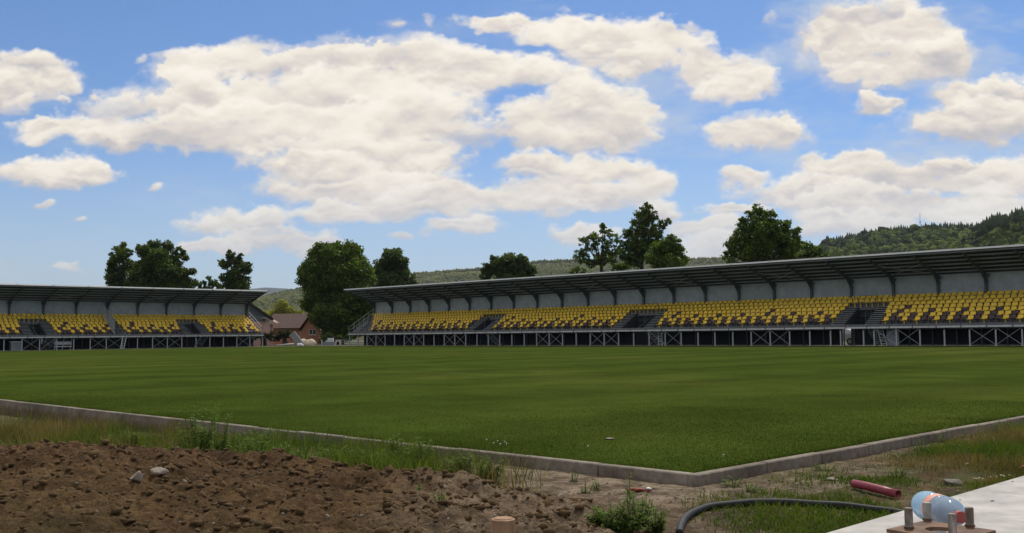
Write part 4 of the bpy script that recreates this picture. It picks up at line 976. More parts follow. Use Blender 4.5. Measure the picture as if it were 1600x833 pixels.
# parked car glimpsed under the right stand
def car(name, loc, rz, paint, label):
    r = empty(name, loc, rz, label, 'car')
    L, Wd = 4.2, 1.72
    prof = [(-2.1, .35), (-2.12, .62), (-2.02, .80), (-1.55, .92), (-1.25, .97), (-.75, 1.38), (-.35, 1.46), (.75, 1.46), (1.25, 1.36), (1.65, .98), (2.02, .92), (2.1, .70), (2.08, .35)]
    b = MB(); vs = []; n = len(prof)
    for yk, wk in ((-1, 1), (1, 1)):
        for (x, z) in prof:
            ins = .16 if z > 1.0 else .0
            vs.append((x, yk * (Wd / 2 - ins), z))
    b.add(vs, [tuple(range(n)), tuple(range(2 * n - 1, n - 1, -1))] + [(i, i + n, (i + 1) % n + n, (i + 1) % n) for i in range(n)])
    b.build('body', paint, r, bevel=.02)
    for yk in (-1, 1):
        y0 = yk * (Wd / 2 - .055)
        MB().add([(-.95, yk * (Wd / 2 - .02), 1.0), (1.35, yk * (Wd / 2 - .02), 1.0), (1.12, yk * (Wd / 2 - .145), 1.34), (-.62, yk * (Wd / 2 - .145), 1.34)], [(0, 1, 2, 3)]).build('side_window', GLASS, r)
        for x in (-1.3, 1.3):
            wv_ = MB().tube([(x, yk * .68, .31), (x, yk * .88, .31)], .31, 18).build('wheel', mat('tyre_rubber', (.02, .02, .02), .8), r)
            MB().tube([(x, yk * .885, .31), (x, yk * .90, .31)], .19, 14).build('rim', GALV, wv_)
        MB().box((-2.14, yk * .62 - .16, .64), (-2.09, yk * .62 + .16, .76)).build('headlight', mat('lamp_glass', (.6, .6, .62), .15), r)
    MB().add([(-1.22, -.66, .99), (-1.22, .66, .99), (-.77, .62, 1.37), (-.77, -.62, 1.37)], [(0, 1, 2, 3)]).build('windscreen', GLASS, r).location = (-.03, 0, .02)
    return r
cl_ = stl(O_R, RZ_R, 67.3, 7.4, -.02)
car('parked_car', cl_, RZ_R, mat('white_car_paint', (.75, .75, .74), .3, coat=.6), 'white car parked behind the right stand, glimpsed under its third entrance')

# ------------------------------------------------------------------ foreground things
def gz(x, y): return float(tz(np.array([x]), np.array([y]))[0])
def on_ground(px, py, z0=-.15):
    z = z0
    for _ in range(12):
        p = W(px, py, z); z = .5 * z + .5 * gz(p[0], p[1])
    return np.array([p[0], p[1], gz(p[0], p[1])])
STONE = mat('pale_limestone', (.33, .28, .22), .9, var=.2, scale=9, bump=.5, bscale=40, dist=.01)
STONEG = mat('grey_brown_stone', (.20, .175, .14), .9, var=.2, scale=7, bump=.5, bscale=30, dist=.01)
def stone(px, py, wpx, hpx, label, m=STONE, seed=0, z0=-.1, name='stone', group=None, asp=.7, sink=.6):
    p = on_ground(px, py, z0); k = p[1] / F; rx = wpx * k / 2; rz = hpx * k * .62
    o = lump(name, (p[0], p[1], p[2] + rz * (1 - sink)), rx, rx * asp, rz, m, seed, 3, .2, rot=RNG.uniform(-.4, .4)); tag(o, label, 'stone', group); return o
stone(214, 752, 28, 18, 'larger angular pale stone stuck in the soil heap on the left', seed=1)
stone(249, 746, 28, 13, 'flatter pale stone right of the larger one on the soil heap', seed=2, sink=.2)
stone(288, 755, 9, 6, 'small white pebble on the heap to the right of the two pale stones', seed=3)
stone(94, 743, 8, 7, 'small pale pebble on the heap left of the two pale stones', seed=4)
stone(23, 771, 10, 6, 'small white pebble low at the left edge of the soil heap', seed=5)
stone(886, 828, 26, 14, 'pale jagged stone beside the wooden stake at the bottom', seed=6, z0=-.15)
stone(1487, 758, 42, 16, 'rounded grey brown boulder beside the white slab edge', STONEG, 7, z0=-.17, asp=.55)
stone(512, 812, 9, 8, 'small pale chip in the lower middle of the heap', seed=8)
stone(442, 805, 8, 6, 'tiny pale chip in the heap lower left of centre', seed=9)
stone(875, 776, 10, 6, 'small pale stone on the bare ground right of the heap', seed=10)
stone(1510, 728, 12, 7, 'pale stone among the weeds near the right kerb', seed=12)
stone(1300, 750, 26, 6, 'flat pale stone in the grass left of the red pipe', seed=13)
for (qx, qy, qw) in [(1335, 708, 18), (1375, 701, 22), (1408, 695, 20), (1345, 716, 14)]:
    stone(qx, qy, qw, 9, 'crumbled mortar lump at the foot of the right kerb', STONE, int(qx), name='mortar_lump', group='mortar lumps along the right kerb', z0=-.15)
for i, (qx, qy) in enumerate([(1030, 802), (1090, 798), (1034, 796), (878, 765), (905, 772), (1245, 757), (355, 794), (318, 812), (600, 800), (565, 806), (700, 810), (150, 800), (120, 765)]):
    stone(qx, qy, RNG.uniform(5, 9), 4, 'scattered small pebble on bare soil', STONE, 40 + i, name='pebble', group='pebbles scattered on the soil')
# chalky debris by the slab
for i in range(9):
    stone(1525 + i * 6.5 + RNG.uniform(-2, 2), 751 - i * .9 + RNG.uniform(-2, 2), RNG.uniform(5, 10), 4, 'bit of yellowish white debris along the slab edge', mat('yellowish_debris', (.66, .62, .42), .8, var=.1), 80 + i, name='debris', group='yellowish debris along the slab edge', z0=-.17)
# wooden stake
p = WD(786, 842, 5.2); p[2] = gz(p[0], p[1]); k = p[1] / F
zt = WD(786, 810, p[1])[2]
WOOD = mat('fresh_sawn_wood', (.40, .24, .13), .75, col2=(.30, .17, .09), scale=6, var=.15)
b = MB(); b.tube([(0, 0, -.3), (.002, 0, zt - p[2] - .004), (.002, 0, zt - p[2])], [19.5 * k, 19 * k, 16.5 * k], 9)
st_ = b.build('wooden_stake', WOOD, smooth=False); st_.location = tuple(p); tag(st_, 'sawn wooden stake sticking up at the bottom edge beside the soil heap', 'stake')
MB().tube([(.002, 0, zt - p[2] + .001), (.002, 0, zt - p[2] + .003)], 15 * k, 9).build('cut_face', mat('cut_wood_face', (.36, .21, .12), .8, var=.15), st_)
# red pipe
a = on_ground(1334, 764, -.17); b_ = on_ground(1404, 781, -.19); k = b_[1] / F; rr = 6.6 * k
pts = [a + np.array([0, 0, rr + .01]), a * .7 + b_ * .3 + np.array([0, 0, rr + .014]), a * .35 + b_ * .65 + np.array([0, 0, rr + .012]), b_ + np.array([0, 0, rr + .008])]
rp = empty('red_pipe', a, 0, 'dull crimson plastic pipe lying open ended in the grass', 'pipe')
RED = mat('crimson_pipe_plastic', (.27, .035, .055), .45, var=.22, scale=12)
pl = [q - a for q in pts]
b = MB(); b.tube(pl, rr, 20, cap=False); n0 = len(b.v); b.tube(pl, rr * .88, 20, cap=False)
b.f = b.f[:len(b.f) // 2] + [tuple(reversed(q)) for q in b.f[len(b.f) // 2:]]; m_ = 20 * 3
for i in range(20):
    j = (i + 1) % 20; b.f += [(i, j, n0 + j, n0 + i), (m_ + i, n0 + m_ + i, n0 + m_ + j, m_ + j)]
b.mi = [0] * len(b.f); b.build('pipe_wall', RED, rp, smooth=True)
# black hose in a loop
hp = [(1062, 836), (1064, 824), (1072, 811), (1088, 800), (1110, 793), (1140, 789), (1180, 786), (1225, 786), (1270, 788), (1320, 792), (1365, 797), (1395, 801), (1420, 806)]
pts = []
for (qx, qy) in hp:
    q = on_ground(qx, qy + 4, -.18); pts.append(q + np.array([0, 0, .026]))
def smooth_path(P, n=6):
    P = [P[0]] + list(P) + [P[-1]]; out = []
    for i in range(1, len(P) - 2):
        p0, p1, p2, p3 = P[i - 1], P[i], P[i + 1], P[i + 2]
        for k in range(n):
            t = k / n; out.append(.5 * ((2 * p1) + (-p0 + p2) * t + (2 * p0 - 5 * p1 + 4 * p2 - p3) * t * t + (-p0 + 3 * p1 - 3 * p2 + p3) * t ** 3))
    return out + [P[-2]]
pts = smooth_path(pts); zz = [q[2] for q in pts]; zsm = np.convolve(np.pad(zz, 6, 'edge'), np.ones(13) / 13, 'valid')
for q, z in zip(pts, zsm): q[2] = z
hose = MB().tube(pts, .025, 14).build('black_hose', mat('black_hose_rubber', (.012, .013, .016), .7, var=.25, scale=9, bump=.2, bscale=30, dist=.004), smooth=True)
tag(hose, 'thick black hose curving over the bare ground to the white slab', 'hose')
# red and white litter
p = on_ground(1000, 768, -.15); k = p[1] / F
lt = empty('crumpled_wrapper', p, 0, 'crumpled red and white wrapper at the foot of the left kerb', 'litter')
o = lump('red_foil', (-.02, 0, .012), .10, .04, .020, mat('red_foil', (.30, .045, .03), .6), 31, rough=.6, parent=lt); o = lump('white_patch', (.07, -.02, .025), .030, .02, .010, WHT, 32, rough=.5, parent=lt)
o = lump('red_foil', (.065, .0, .010), .045, .035, .014, MATS['red_foil'], 33, rough=.6, parent=lt)
p = on_ground(1602, 736, -.17); o = lump('red_rag', (p[0], p[1], p[2] + .03), .05, .04, .035, MATS['red_foil'], 35, rough=.5); tag(o, 'pinkish red scrap at the right edge behind the slab', 'scrap')
# grey bald patch and daisies on the turf
p = W(951, 685, 0); lm = lump('grey_cover', (p[0], p[1], .0), .075, .06, .010, STONE, 36, rough=.2); tag(lm, 'small pale grey disc lying in the turf beyond the kerb', 'cover')
PETAL = mat('white_petals', (.8, .8, .76), .6)
for (qx, qy) in [(771, 695), (777, 692), (781, 697), (788, 693), (791, 696), (918, 700), (760, 690), (1130, 714)]:
    p = W(qx, qy, .0); b = MB(); b.tube([(0, 0, 0), (.002, 0, .02)], .001, 4)
    b.add([(.004 + .009 * math.cos(a_), .013 * math.sin(a_), .022 + .004 * (i % 2)) for i, a_ in enumerate(np.linspace(0, 2 * math.pi, 10, endpoint=False))], [tuple(range(10))])
    o = b.build('daisy', PETAL); o.location = tuple(p); tag(o, 'tiny white daisy flower in the turf near the kerb', 'flower', 'white daisies in the turf')

# white slab, anchor plate and bottle on the right
ZS = .30
e0 = W(1285, 833, ZS)[:2]; e1 = W(1600, 742, ZS)[:2]; ed = (e1 - e0) / np.linalg.norm(e1 - e0); en = np.array([ed[1], -ed[0]])
SLABM = mat('white_smooth_concrete', (.47, .45, .415), .85, var=.24, scale=2.2, bump=.25, bscale=25, dist=.006)
b = MB(); b.box((-2.6, -3.6, ZS - .14), (5.4, 0, ZS)); b.box((-2.55, -3.5, -.7), (5.35, -.05, ZS - .142))
rzs = math.atan2(ed[1], ed[0]); slab = b.build('concrete_slab', SLABM, bevel=.012); slab.location = (e0[0], e0[1], 0); slab.rotation_euler = (0, 0, rzs)
tag(slab, 'smooth white concrete slab filling the lower right corner', 'slab')
for i in range(26):
    u_, v_ = RNG.uniform(.2, 4.5), -RNG.uniform(.05, 1.5); q = e0 + ed * u_ - en * v_
    q = e0 + ed * u_ + np.array([ed[1], -ed[0]]) * (-v_)
    s_ = RNG.uniform(.004, .010); o = lump('grit', (q[0], q[1], ZS + s_ * .3), s_ * 1.5, s_, s_ * .6, STONEG, 200 + i, 1); tag(o, 'speck of grit on the white slab', 'grit', 'grit on the white slab')
RUST = mat('rusty_steel_plate', (.10, .052, .030), .75, col2=(.20, .11, .06), scale=7, var=.2, bump=.3, bscale=60, dist=.003, metal=.2)
STUD = mat('stud_grey_steel', (.36, .35, .32), .6, col2=(.16, .12, .09), scale=14, var=.25, metal=.3)
ZP = ZS + .085
cL, cB, cR = W(1385, 827, ZP), W(1457, 811, ZP), W(1556, 829, ZP)
u1 = (cB - cL)[:2]; ul = max(np.linalg.norm(u1), .1); cc = (cL + cR)[:2] / 2
side = np.linalg.norm((cR - cL)[:2]) / math.sqrt(2)
axis_ang = math.atan2((cR - cL)[1], (cR - cL)[0]) + math.pi / 4
plate = empty('anchor_plate', (cc[0], cc[1], ZS + .001), axis_ang, 'rusty square steel anchor plate with four upright studs and a round hole', 'anchor plate')
b = MB(); n = 28; hs = side / 2; ri = side * .20
def sq(a_):
    c_, s_ = math.cos(a_), math.sin(a_); k = hs / max(abs(c_), abs(s_)); return k * c_, k * s_
angs = [2 * math.pi * i / n + math.pi / 4 for i in range(n)]
zt_, zb_ = .085, .070
vs = [(*sq(a_), zt_) for a_ in angs] + [(*sq(a_), zb_) for a_ in angs] + [(ri * math.cos(a_), ri * math.sin(a_), zt_) for a_ in angs] + [(ri * math.cos(a_), ri * math.sin(a_), zb_) for a_ in angs]
fs = []
for i in range(n):
    j = (i + 1) % n; fs += [(i, j, 2 * n + j, 2 * n + i), (n + i, 3 * n + i, 3 * n + j, n + j), (i, n + i, n + j, j), (2 * n + i, 2 * n + j, 3 * n + j, 3 * n + i)]
b.add(vs, fs).build('plate', RUST, plate)
kk = cc; kpx = float(np.hypot(*cc)) / F
stud_px = [(1420.5, 826), (1449, 813), (1515.5, 823), (1489, 841)]
tops = [794, 785.5, 793, 803]
for (qx, qy), ty in zip(stud_px, tops):
    q = W(qx, qy, ZP); h_ = WD(qx, ty, q[1])[2] - ZS
    dx, dy = q[0] - cc[0], q[1] - cc[1]; lx = dx * math.cos(-axis_ang) - dy * math.sin(-axis_ang); ly = dx * math.sin(-axis_ang) + dy * math.cos(-axis_ang)
    rs_ = 6.3 * q[1] / F
    s_ = MB().tube([(lx, ly, 0), (lx, ly, h_ - .006), (lx, ly, h_ - .003), (lx, ly, h_)], [rs_, rs_, rs_ * .97, rs_ * .88], 18).build('stud', STUD, plate, smooth=False)
    MB().tube([(lx, ly, .0855), (lx, ly, .0925)], rs_ * 1.22, 12).build('weld_collar', RUST, s_)
# water bottle lying beside the plate
BLUE = bpy.data.materials.new('blue_clear_plastic'); BLUE.use_nodes = True; t = NT(BLUE.node_tree); bs = BLUE.node_tree.nodes['Principled BSDF']
bs.inputs['Base Color'].default_value = (.47, .73, .95, 1); bs.inputs['Roughness'].default_value = .14; bs.inputs['Transmission Weight'].default_value = .62; bs.inputs['IOR'].default_value = 1.08
bs.inputs['Specular IOR Level'].default_value = .8; bs.inputs['Coat Weight'].default_value = .5; bs.inputs['Coat Roughness'].default_value = .08
rB = 0.067
pa = W(1445, 789, ZS + rB + .03); pb = W(1503, 809, ZS + rB + .045)
ax_ = pb - pa; LB = np.linalg.norm(ax_); ax_ /= LB
bo = empty('water_bottle', pa, 0, 'big pale blue plastic water bottle with red cap lying behind the anchor plate studs', 'bottle')
def lathe(prof, n, name, m, parent, ax, smooth=True, squash=None):
    u_ = np.cross(ax, (0, 0, 1.)); u_ /= np.linalg.norm(u_); v_ = np.cross(u_, ax); vs = []; fs = []
    for i, (d_, r_) in enumerate(prof):
        for k in range(n):
            a_ = 2 * math.pi * k / n; rr_ = r_ * (1 + (squash(i, a_) if squash else 0))
            vs.append(ax * d_ + rr_ * (math.cos(a_) * u_ + math.sin(a_) * v_))
    for i in range(len(prof) - 1):
        for k in range(n): fs.append((i * n + k, i * n + (k + 1) % n, (i + 1) * n + (k + 1) % n, (i + 1) * n + k))
    fs += [tuple(range(n))[::-1], tuple(range((len(prof) - 1) * n, len(prof) * n))]
    return MB().add(vs, fs).build(name, m, parent, smooth=smooth)
print('bottle length', LB, 'r', rB)
LT = LB
prof = []
for i in range(61):
    f_ = i / 60; d_ = f_ * LT * .90
    if f_ < .04: r_ = rB * (.84 + .16 * math.sin(f_ / .04 * math.pi / 2))
    elif f_ < .74: r_ = rB * (1 - .06 * (.5 + .5 * math.cos((f_ - .04) / .7 * 2 * math.pi * 9)) - (.04 if .34 < f_ < .52 else 0))
    else: q_ = (f_ - .74) / .26; r_ = rB * (.27 + .73 * math.cos(q_ * math.pi / 2) ** .75)
    prof.append((d_, r_))
body = lathe(prof, 36, 'body', BLUE, bo, ax_, squash=lambda i, a_: .04 * math.sin(3 * a_ + i * .22) * math.sin(i * .35) * (1 if i < 45 else 0))
lathe([(LT * .33, rB * 1.012), (LT * .335, rB * 1.016), (LT * .48, rB * 1.016), (LT * .485, rB * 1.012)], 36, 'paper_label', mat('coral_label', (.80, .40, .30), .6, var=.1, scale=12), bo, ax_)
lathe([(LT * .90, rB * .36), (LT * .91, rB * .38), (LT * .985, rB * .38), (LT * .99, rB * .34)], 24, 'cap', mat('red_cap_plastic', (.42, .09, .08), .5), bo, ax_, smooth=False)
# ------------------------------------------------------------------ ground cover and clods
def blades(name, P, h, wd, m, lean=.35, seed=1):
    rg = np.random.default_rng(seed); n = len(P); a = rg.uniform(0, 2 * math.pi, n); l = rg.uniform(0, 2 * math.pi, n)
    ux = np.stack([np.cos(a), np.sin(a), np.zeros(n)], 1) * (wd * rg.uniform(.6, 1.3, n))[:, None]
    hh = h * rg.uniform(.45, 1.25, n) if np.isscalar(h) else h
    dl_ = np.stack([np.cos(l), np.sin(l), np.zeros(n)], 1) * (hh * lean * rg.uniform(.2, 1.6, n))[:, None]
    up = np.zeros((n, 3)); up[:, 2] = hh
    mid = P + dl_ * .3 + up * .55; tip = P + dl_ + up * .95
    V = np.stack([P - ux, P + ux, mid + ux * .6, mid - ux * .6, tip], 1).reshape(-1, 3); i = np.arange(n)[:, None] * 5
    Fa = np.concatenate([i + np.array([[0, 1, 2]]), i + np.array([[0, 2, 3]]), i + np.array([[3, 2, 4]])])
    return np_mesh(name, V, Fa, m)
LAWN = mat('lawn_blade', (.043, .066, .011), .9, island=.15, transl=.25, spec=.0, col2=(.060, .080, .014), scale=.5)
n = 150000
s_ = RNG.random(n) ** 1.9 * 17; t_ = RNG.random(n) ** 1.9 * 12
sw = RNG.random(n) < .5
far_ = RNG.random(n) * 17
S_ = np.where(sw, RNG.random(n) * 19, RNG.random(n) ** 2.0 * 6); T_ = np.where(sw, RNG.random(n) ** 2.0 * 7, RNG.random(n) * 11)
X = CORNER[0] + S_ * DL[0] + T_ * DR[0]; Y = CORNER[1] + S_ * DL[1] + T_ * DR[1]
lw = blades('lawn_grass', np.stack([X, Y, np.full(n, -.014)], 1), .017, .0026, LAWN, .6, 2); tag(lw, 'short mown green grass of the pitch near the kerb', 'grass', kind='stuff')
# taller fringe hugging the inside of the kerb
n = 9000; S_ = RNG.random(n) * 22; T_ = np.abs(RNG.normal(0, .05, n)) + .005; sw = RNG.random(n) < .4
S2 = np.where(sw, T_, S_); T2 = np.where(sw, S_ * .7, T_); cl = fbm(S_, S_ * 0 + 3, 1.4, 3) > -.05; S2, T2 = S2[cl], T2[cl]
X = CORNER[0] + S2 * DL[0] + T2 * DR[0]; Y = CORNER[1] + S2 * DL[1] + T2 * DR[1]
lw = blades('kerb_fringe_grass', np.stack([X, Y, np.full(len(X), -.014)], 1), .055, .0028, LAWN, .6, 3); tag(lw, 'uncut fringe of grass along the inside of the kerbs', 'grass', kind='stuff')

OLIVE = mat('wild_grass_olive', (.105, .095, .032), .75, island=.5, transl=.3, spec=.05, col2=(.24, .17, .085), scale=.9)
GREEN = mat('wild_grass_green', (.075, .115, .020), .75, island=.4, transl=.35, spec=.05, col2=(.110, .140, .028), scale=1.1)
STRAW = mat('dry_stalks', (.26, .20, .11), .8, island=.3, transl=.2)
def scatter_px(n, x0, x1, y0, y1, dens=None):
    px = RNG.uniform(x0, x1, n); py = RNG.uniform(y0, y1, n); out = []
    P = np.array([W(a, b, -.2) for a, b in zip(px, py)]); x, y = P[:, 0], P[:, 1]
    return x, y
def scatter(n, x0, x1, y0, y1):
    x = RNG.uniform(x0, x1, n); y = y0 + (y1 - y0) * RNG.random(n); s, t = to_st(x, y)
    ok = ~((s > -.12) & (t > -.12)); return x[ok], y[ok], s[ok], t[ok]
# wild grass on the left between the heap and the kerb
x, y, s, t = scatter(260000, -11, .3, 8.2, 21)
cm = np.interp(x, [-11, -4.5, -2, -.5, .3], [10.3, 9.9, 9.1, 8.5, 8.0]) + .45 * fbm(x, y * 0 + 2, 1.2, 3) - .15
d_ = fbm(x, y, .9, 4); keep = (y > cm) & (-t > .12) & (RNG.random(len(x)) < np.clip(.35 + 2.2 * d_, .05, 1) * np.clip((y - cm) * 2.2, 0, 1) * np.interp(x, [-11, -3, -.7, .3], [1, 1, .95, .12]) * np.interp(-t, [.1, .8, 1.6], [.25, .7, 1]))
x, y, d_ = x[keep], y[keep], d_[keep]; z = tz(x, y)
gcol = fbm(x + 30, y, .7, 3) > np.interp(x, [-11, -4.2, -3.2, -2, 0], [.17, .10, -.08, -.06, -.12])
hh = .185 * (1 + 1.8 * np.clip(fbm(x, y, 1.6, 3), -.3, .5)) * RNG.uniform(.5, 1.7, len(x))
P = np.stack([x, y, z - .01], 1)
a = blades('wild_grass', P[~gcol], hh[~gcol], .0035, OLIVE, .5, 4); tag(a, 'olive and straw coloured wild grass behind the soil heap', 'grass', kind='stuff')
a = blades('green_weeds', P[gcol], hh[gcol] * .9, .0055, GREEN, .7, 5); tag(a, 'green weedy growth between the heap and the left kerb', 'weeds', kind='stuff')
print('wild', keep.sum())
k = RNG.random(len(x)) < .014; kx = x[k]
a = blades('dry_stalks', P[k], RNG.uniform(.2, .48, k.sum()), .0022, STRAW, .18, 6); tag(a, 'thin dry stalks standing above the wild grass', 'stalks', kind='stuff')
# right hand side
x, y, s, t = scatter(420000, 1.0, 9.5, 5.0, 15)
d_ = fbm(x + 9, y, 1.0, 4); keep = (s < -.25) & (RNG.random(len(x)) < np.clip(.55 + 3.5 * d_, .05, 1) * np.clip((x - 1.1) * .9, .04, 1) * np.clip((-s - .2) * 1.3, 0, 1))
u_ = (x - e0[0]) * en[0] + (y - e0[1]) * en[1]; keep &= (u_ < -.03)
x, y = x[keep], y[keep]; z = tz(x, y); gcol = fbm(x + 3, y + 8, .9, 3) > -.03
hh = .050 * RNG.uniform(.4, 1.6, len(x)) * (1 + 1.2 * np.clip(x - 4, 0, 2))
P = np.stack([x, y, z - .006], 1)
a = blades('rough_grass', P[~gcol], hh[~gcol], .0030, OLIVE, .8, 7); tag(a, 'dry rough grass on the ground left of the white slab', 'grass', kind='stuff')
a = blades('clover_patches', P[gcol], hh[gcol] * .9, .0050, GREEN, .9, 8); tag(a, 'low green patches of weeds right of the bare path', 'weeds', kind='stuff')
print('right', keep.sum())
# clods and gravel
def clods(name, n, x0, x1, y0, y1, r0, r1, m, mask, seed, label):
    rg = np.random.default_rng(seed); x = rg.uniform(x0, x1, n); y = rg.uniform(y0, y1, n); s, t = to_st(x, y)
    k = mask(x, y, s, t, rg) & ~((s > -.15) & (t > -.15)); x, y = x[k], y[k]; n = len(x); z = tz(x, y)
    v, f = ico(1); r = r0 + (r1 - r0) * rg.random(n) ** 4.5
    sc = np.stack([r * rg.uniform(.8, 1.5, n), r * rg.uniform(.8, 1.5, n), r * rg.uniform(.5, .9, n)], 1)
    V = v[None] * (1 + rg.normal(0, .30, (n, len(v), 1))) * sc[:, None] + np.stack([x, y, z + sc[:, 2] * .25], 1)[:, None]
    Fa = f[None] + (np.arange(n) * len(v))[:, None, None]
    o = np_mesh(name, V.reshape(-1, 3), Fa.reshape(-1, 3), m); tag(o, label, 'soil', kind='stuff'); return o
CLOD = mat('soil_clod', (.098, .062, .028), .95, island=.30, var=.2, scale=12, bump=.6, bscale=60, dist=.008, spec=.15)
clods('soil_clods', 17000, -7.5, 1.0, 4.4, 10.5, .004, .034, CLOD, lambda x, y, s, t, rg: (heapmask(x, y) > .3), 3, 'loose brown clods of earth on the soil heap')
BIG = None
clods('large_clods', 260, -7.5, .9, 4.6, 10.0, .02, .065, CLOD, lambda x, y, s, t, rg: (heapmask(x, y) > .5), 12, 'larger broken clods of earth half sunk in the soil heap')
GRAV = mat('dry_gravel', (.24, .20, .15), .95, island=.4, spec=.15)
clods('gravel', 16000, -6, 9, 5, 14, .003, .014, GRAV, lambda x, y, s, t, rg: rg.random(len(x)) < np.where(x > -.8, .5, .12) + .45 * np.exp(-np.abs(np.minimum(-t, -s) - .3) * 2), 4, 'dry crumbs and gravel on the bare soil along the kerbs')

# individual weeds
WL = mat('weed_leaf', (.140, .205, .040), .7, island=.45, transl=.35, spec=.08); STEM = mat('weed_stem', (.08, .10, .035), .7)
def leafquad(b, p, d, L, wd):
    d = d / np.linalg.norm(d); s_ = np.cross(d, (0, 0, 1.)); s_ = s_ / (np.linalg.norm(s_) + 1e-6); n_ = np.cross(s_, d)
    a0 = p; a1 = p + d * L * .4 + n_ * L * .07; a2 = p + d * L - n_ * L * .10
    b.add([a0, a1 + s_ * wd, a2, a1 - s_ * wd, a1 + n_ * L * .02], [(0, 1, 4), (0, 4, 3), (1, 2, 4), (4, 2, 3)])
def weed(px, py, hpx, wpx, label, stems=5, nl=26, leaf=.045, z0=-.15, group=None, D=None):
    p = on_ground(px, py, z0) if D is None else np.array([*WD(px, py, D)[:2], gz(*WD(px, py, D)[:2])])
    k = p[1] / F; Hh = hpx * k; R_ = wpx * k / 2
    r = empty('tall_weed', p, 0, label, 'weed', group); sb = MB(); lb = MB()
    for i in range(stems):
        a_ = random.uniform(0, 6.28); rr = R_ * (0 if i == 0 else random.uniform(.3, 1)); h_ = Hh * (1 if i == 0 else random.uniform(.4, .98))
        base = np.array([rr * .35 * math.cos(a_), rr * .35 * math.sin(a_), -.02]); top = np.array([rr * math.cos(a_), rr * math.sin(a_), h_])
        mid = base * .5 + top * .5 + np.array([0, 0, h_ * .08]); sb.tube([base, mid, top], [.004, .0032, .0014], 5)
        for j in range(nl):
            f_ = random.uniform(.08, 1) if i else .05 + .95 * j / nl; q = base * (1 - f_) + top * f_ + np.array([0, 0, h_ * .16 * f_ * (1 - f_) * 2]); b_ = random.uniform(0, 6.28)
            L_ = leaf * random.uniform(.7, 1.4) * (1.3 - .6 * f_); leafquad(lb, q, np.array([math.cos(b_), math.sin(b_), random.uniform(-.1, .7)]), L_, L_ * .14)
    sb.build('stem', STEM, r); lb.build('leaves', WL, r)
    return r
weed(985, 832, 92, 60, 'tall leafy weed standing in front of the left kerb near the bottom centre', 8, 44, .055)
for i, (qx, qy, hh_, ww) in enumerate([(955, 828, 42, 60), (1005, 826, 50, 50), (935, 820, 26, 40), (1025, 832, 36, 50), (970, 838, 46, 70)]):
    weed(qx, qy, hh_, ww, ['low bushy weed left of the tall leafy weed', 'bushy weed touching the tall weed on its right', 'small weed sprawling furthest left of the tall weed', 'weed nearest the black hose', 'thick weed at the foot of the tall weed'][i], 11, 26, .050)
weed(305, 722, 100, 80, 'tallest leafy weed rising over the left kerb', 14, 60, .075, D=10.9)
weed(335, 716, 88, 60, 'upright leafy weed just right of the tallest one by the left kerb', 11, 50, .07, D=11.1)
weed(280, 726, 40, 50, 'lower leafy weed left of the tallest one by the left kerb', 9, 44, .07, D=10.8)
weed(18, 692, 52, 44, 'fern like weed at the left edge above the soil heap', 7, 30, .06, D=11.5)
WLAB = ['first bushy weed right of the two tallest weeds', 'small weed hugging the right side of the two tallest weeds', 'second low weed right of the tallest pair, in thick grass', 'low weed halfway between the tallest pair and the bottom centre weed',
        'slim upright weed nearest the kerb in the middle of the rough strip', 'broad low weed just left of a slim upright weed', 'slim weed standing right of another slim upright weed', 'low weed in grass left of the slim upright weeds', 'bushy weed third from the right end of the rough strip',
        'low weed beside the right end of the soil heap crest', 'last bushy weed at the right end of the rough strip', 'small weed near the left edge behind the heap', 'thin single weed behind the heap above the pale stones', 'low spreading weed above the pale stones']
for i, (qx, qy, hh_, ww, D_) in enumerate([(400, 722, 56, 80, 10.8), (370, 715, 48, 70, 11), (450, 724, 42, 70, 10.5), (520, 738, 40, 60, 10.2), (620, 742, 60, 50, 10.0), (600, 752, 44, 70, 9.7), (655, 745, 56, 50, 9.9), (560, 745, 42, 60, 9.9), (735, 770, 54, 64, 9.1), (710, 765, 42, 60, 9.2), (765, 768, 34, 56, 9.2), (90, 690, 26, 40, 11.6), (212, 690, 32, 20, 12.5), (240, 712, 20, 50, 11.2)]):
    weed(qx, qy, hh_, ww, WLAB[i], 12, 44, .066, D=D_, group='weeds between the heap and the left kerb')
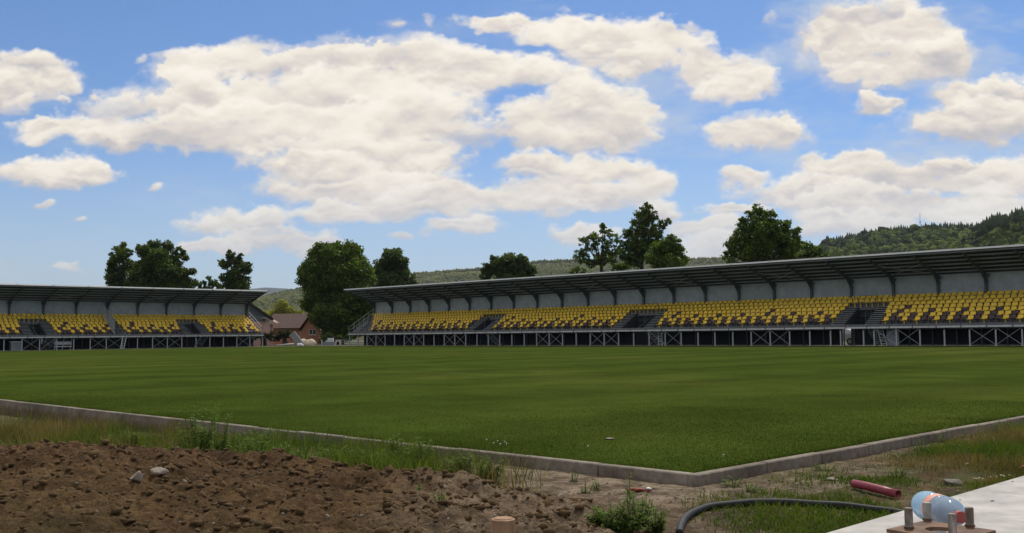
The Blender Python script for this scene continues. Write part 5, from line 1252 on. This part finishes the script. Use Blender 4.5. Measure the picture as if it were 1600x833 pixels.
CLAB = ['small weed nearest the heap on the bare strip by the left kerb', 'second small weed on the bare strip by the left kerb', 'thin weed right of the red and white wrapper', 'smallest weed touching the left kerb face']
for i, (qx, qy, hh_, ww) in enumerate([(915, 770, 18, 34), (935, 766, 14, 30), (1040, 760, 30, 10), (895, 752, 14, 20)]):
    weed(qx, qy, hh_, ww, CLAB[i], 4, 14, .035, group='small weeds near the kerb corner')
RLAB = ['weed at the corner where both kerbs meet', 'low weed just right of the kerb corner', 'leafy weed by the right kerb left of the mortar lumps end', 'leafy weed halfway up the right kerb', 'wide weed near the upper end of the right kerb', 'weed farthest right beside the right kerb', 'low weed above the boulder', 'low weed in tall grass at the right', 'small weed below the crumbled mortar lumps', 'low weed between the red pipe and the right kerb']
for i, (qx, qy, hh_, ww) in enumerate([(1145, 760, 14, 60), (1170, 768, 12, 50), (1440, 705, 24, 44), (1480, 692, 26, 50), (1530, 690, 28, 60), (1575, 682, 30, 50), (1500, 712, 18, 50), (1555, 705, 22, 60), (1290, 735, 12, 40), (1400, 745, 14, 40)]):
    weed(qx, qy, hh_, ww, RLAB[i], 6, 16, .042, group='weeds beside the right kerb')
weed(690, 790, 22, 28, 'small green tuft growing on the soil heap', 5, 22, .04, z0=-.1)
weed(655, 772, 18, 20, 'tiny dark tuft near the top of the soil heap', 4, 18, .035, z0=-.1)

# ------------------------------------------------------------------ air: one closed box, named haze
hz = MB().box((-9000, -250, -1.6), (9000, 12500, 620)).build('haze', None)
hm = bpy.data.materials.new('haze_air'); hm.use_nodes = True; hm.node_tree.nodes.clear(); t = NT(hm.node_tree)
pv = t.n('ShaderNodeVolumePrincipled'); pv.inputs['Color'].default_value = (.80, .88, 1, 1); pv.inputs['Density'].default_value = 4.5e-5; pv.inputs['Anisotropy'].default_value = 0.2
mo = t.n('ShaderNodeOutputMaterial'); hm.node_tree.links.new(pv.outputs[0], mo.inputs['Volume'])
hz.data.materials.clear(); hz.data.materials.append(hm); tag(hz, 'thin blue summer air over the whole place', 'haze', kind='stuff')
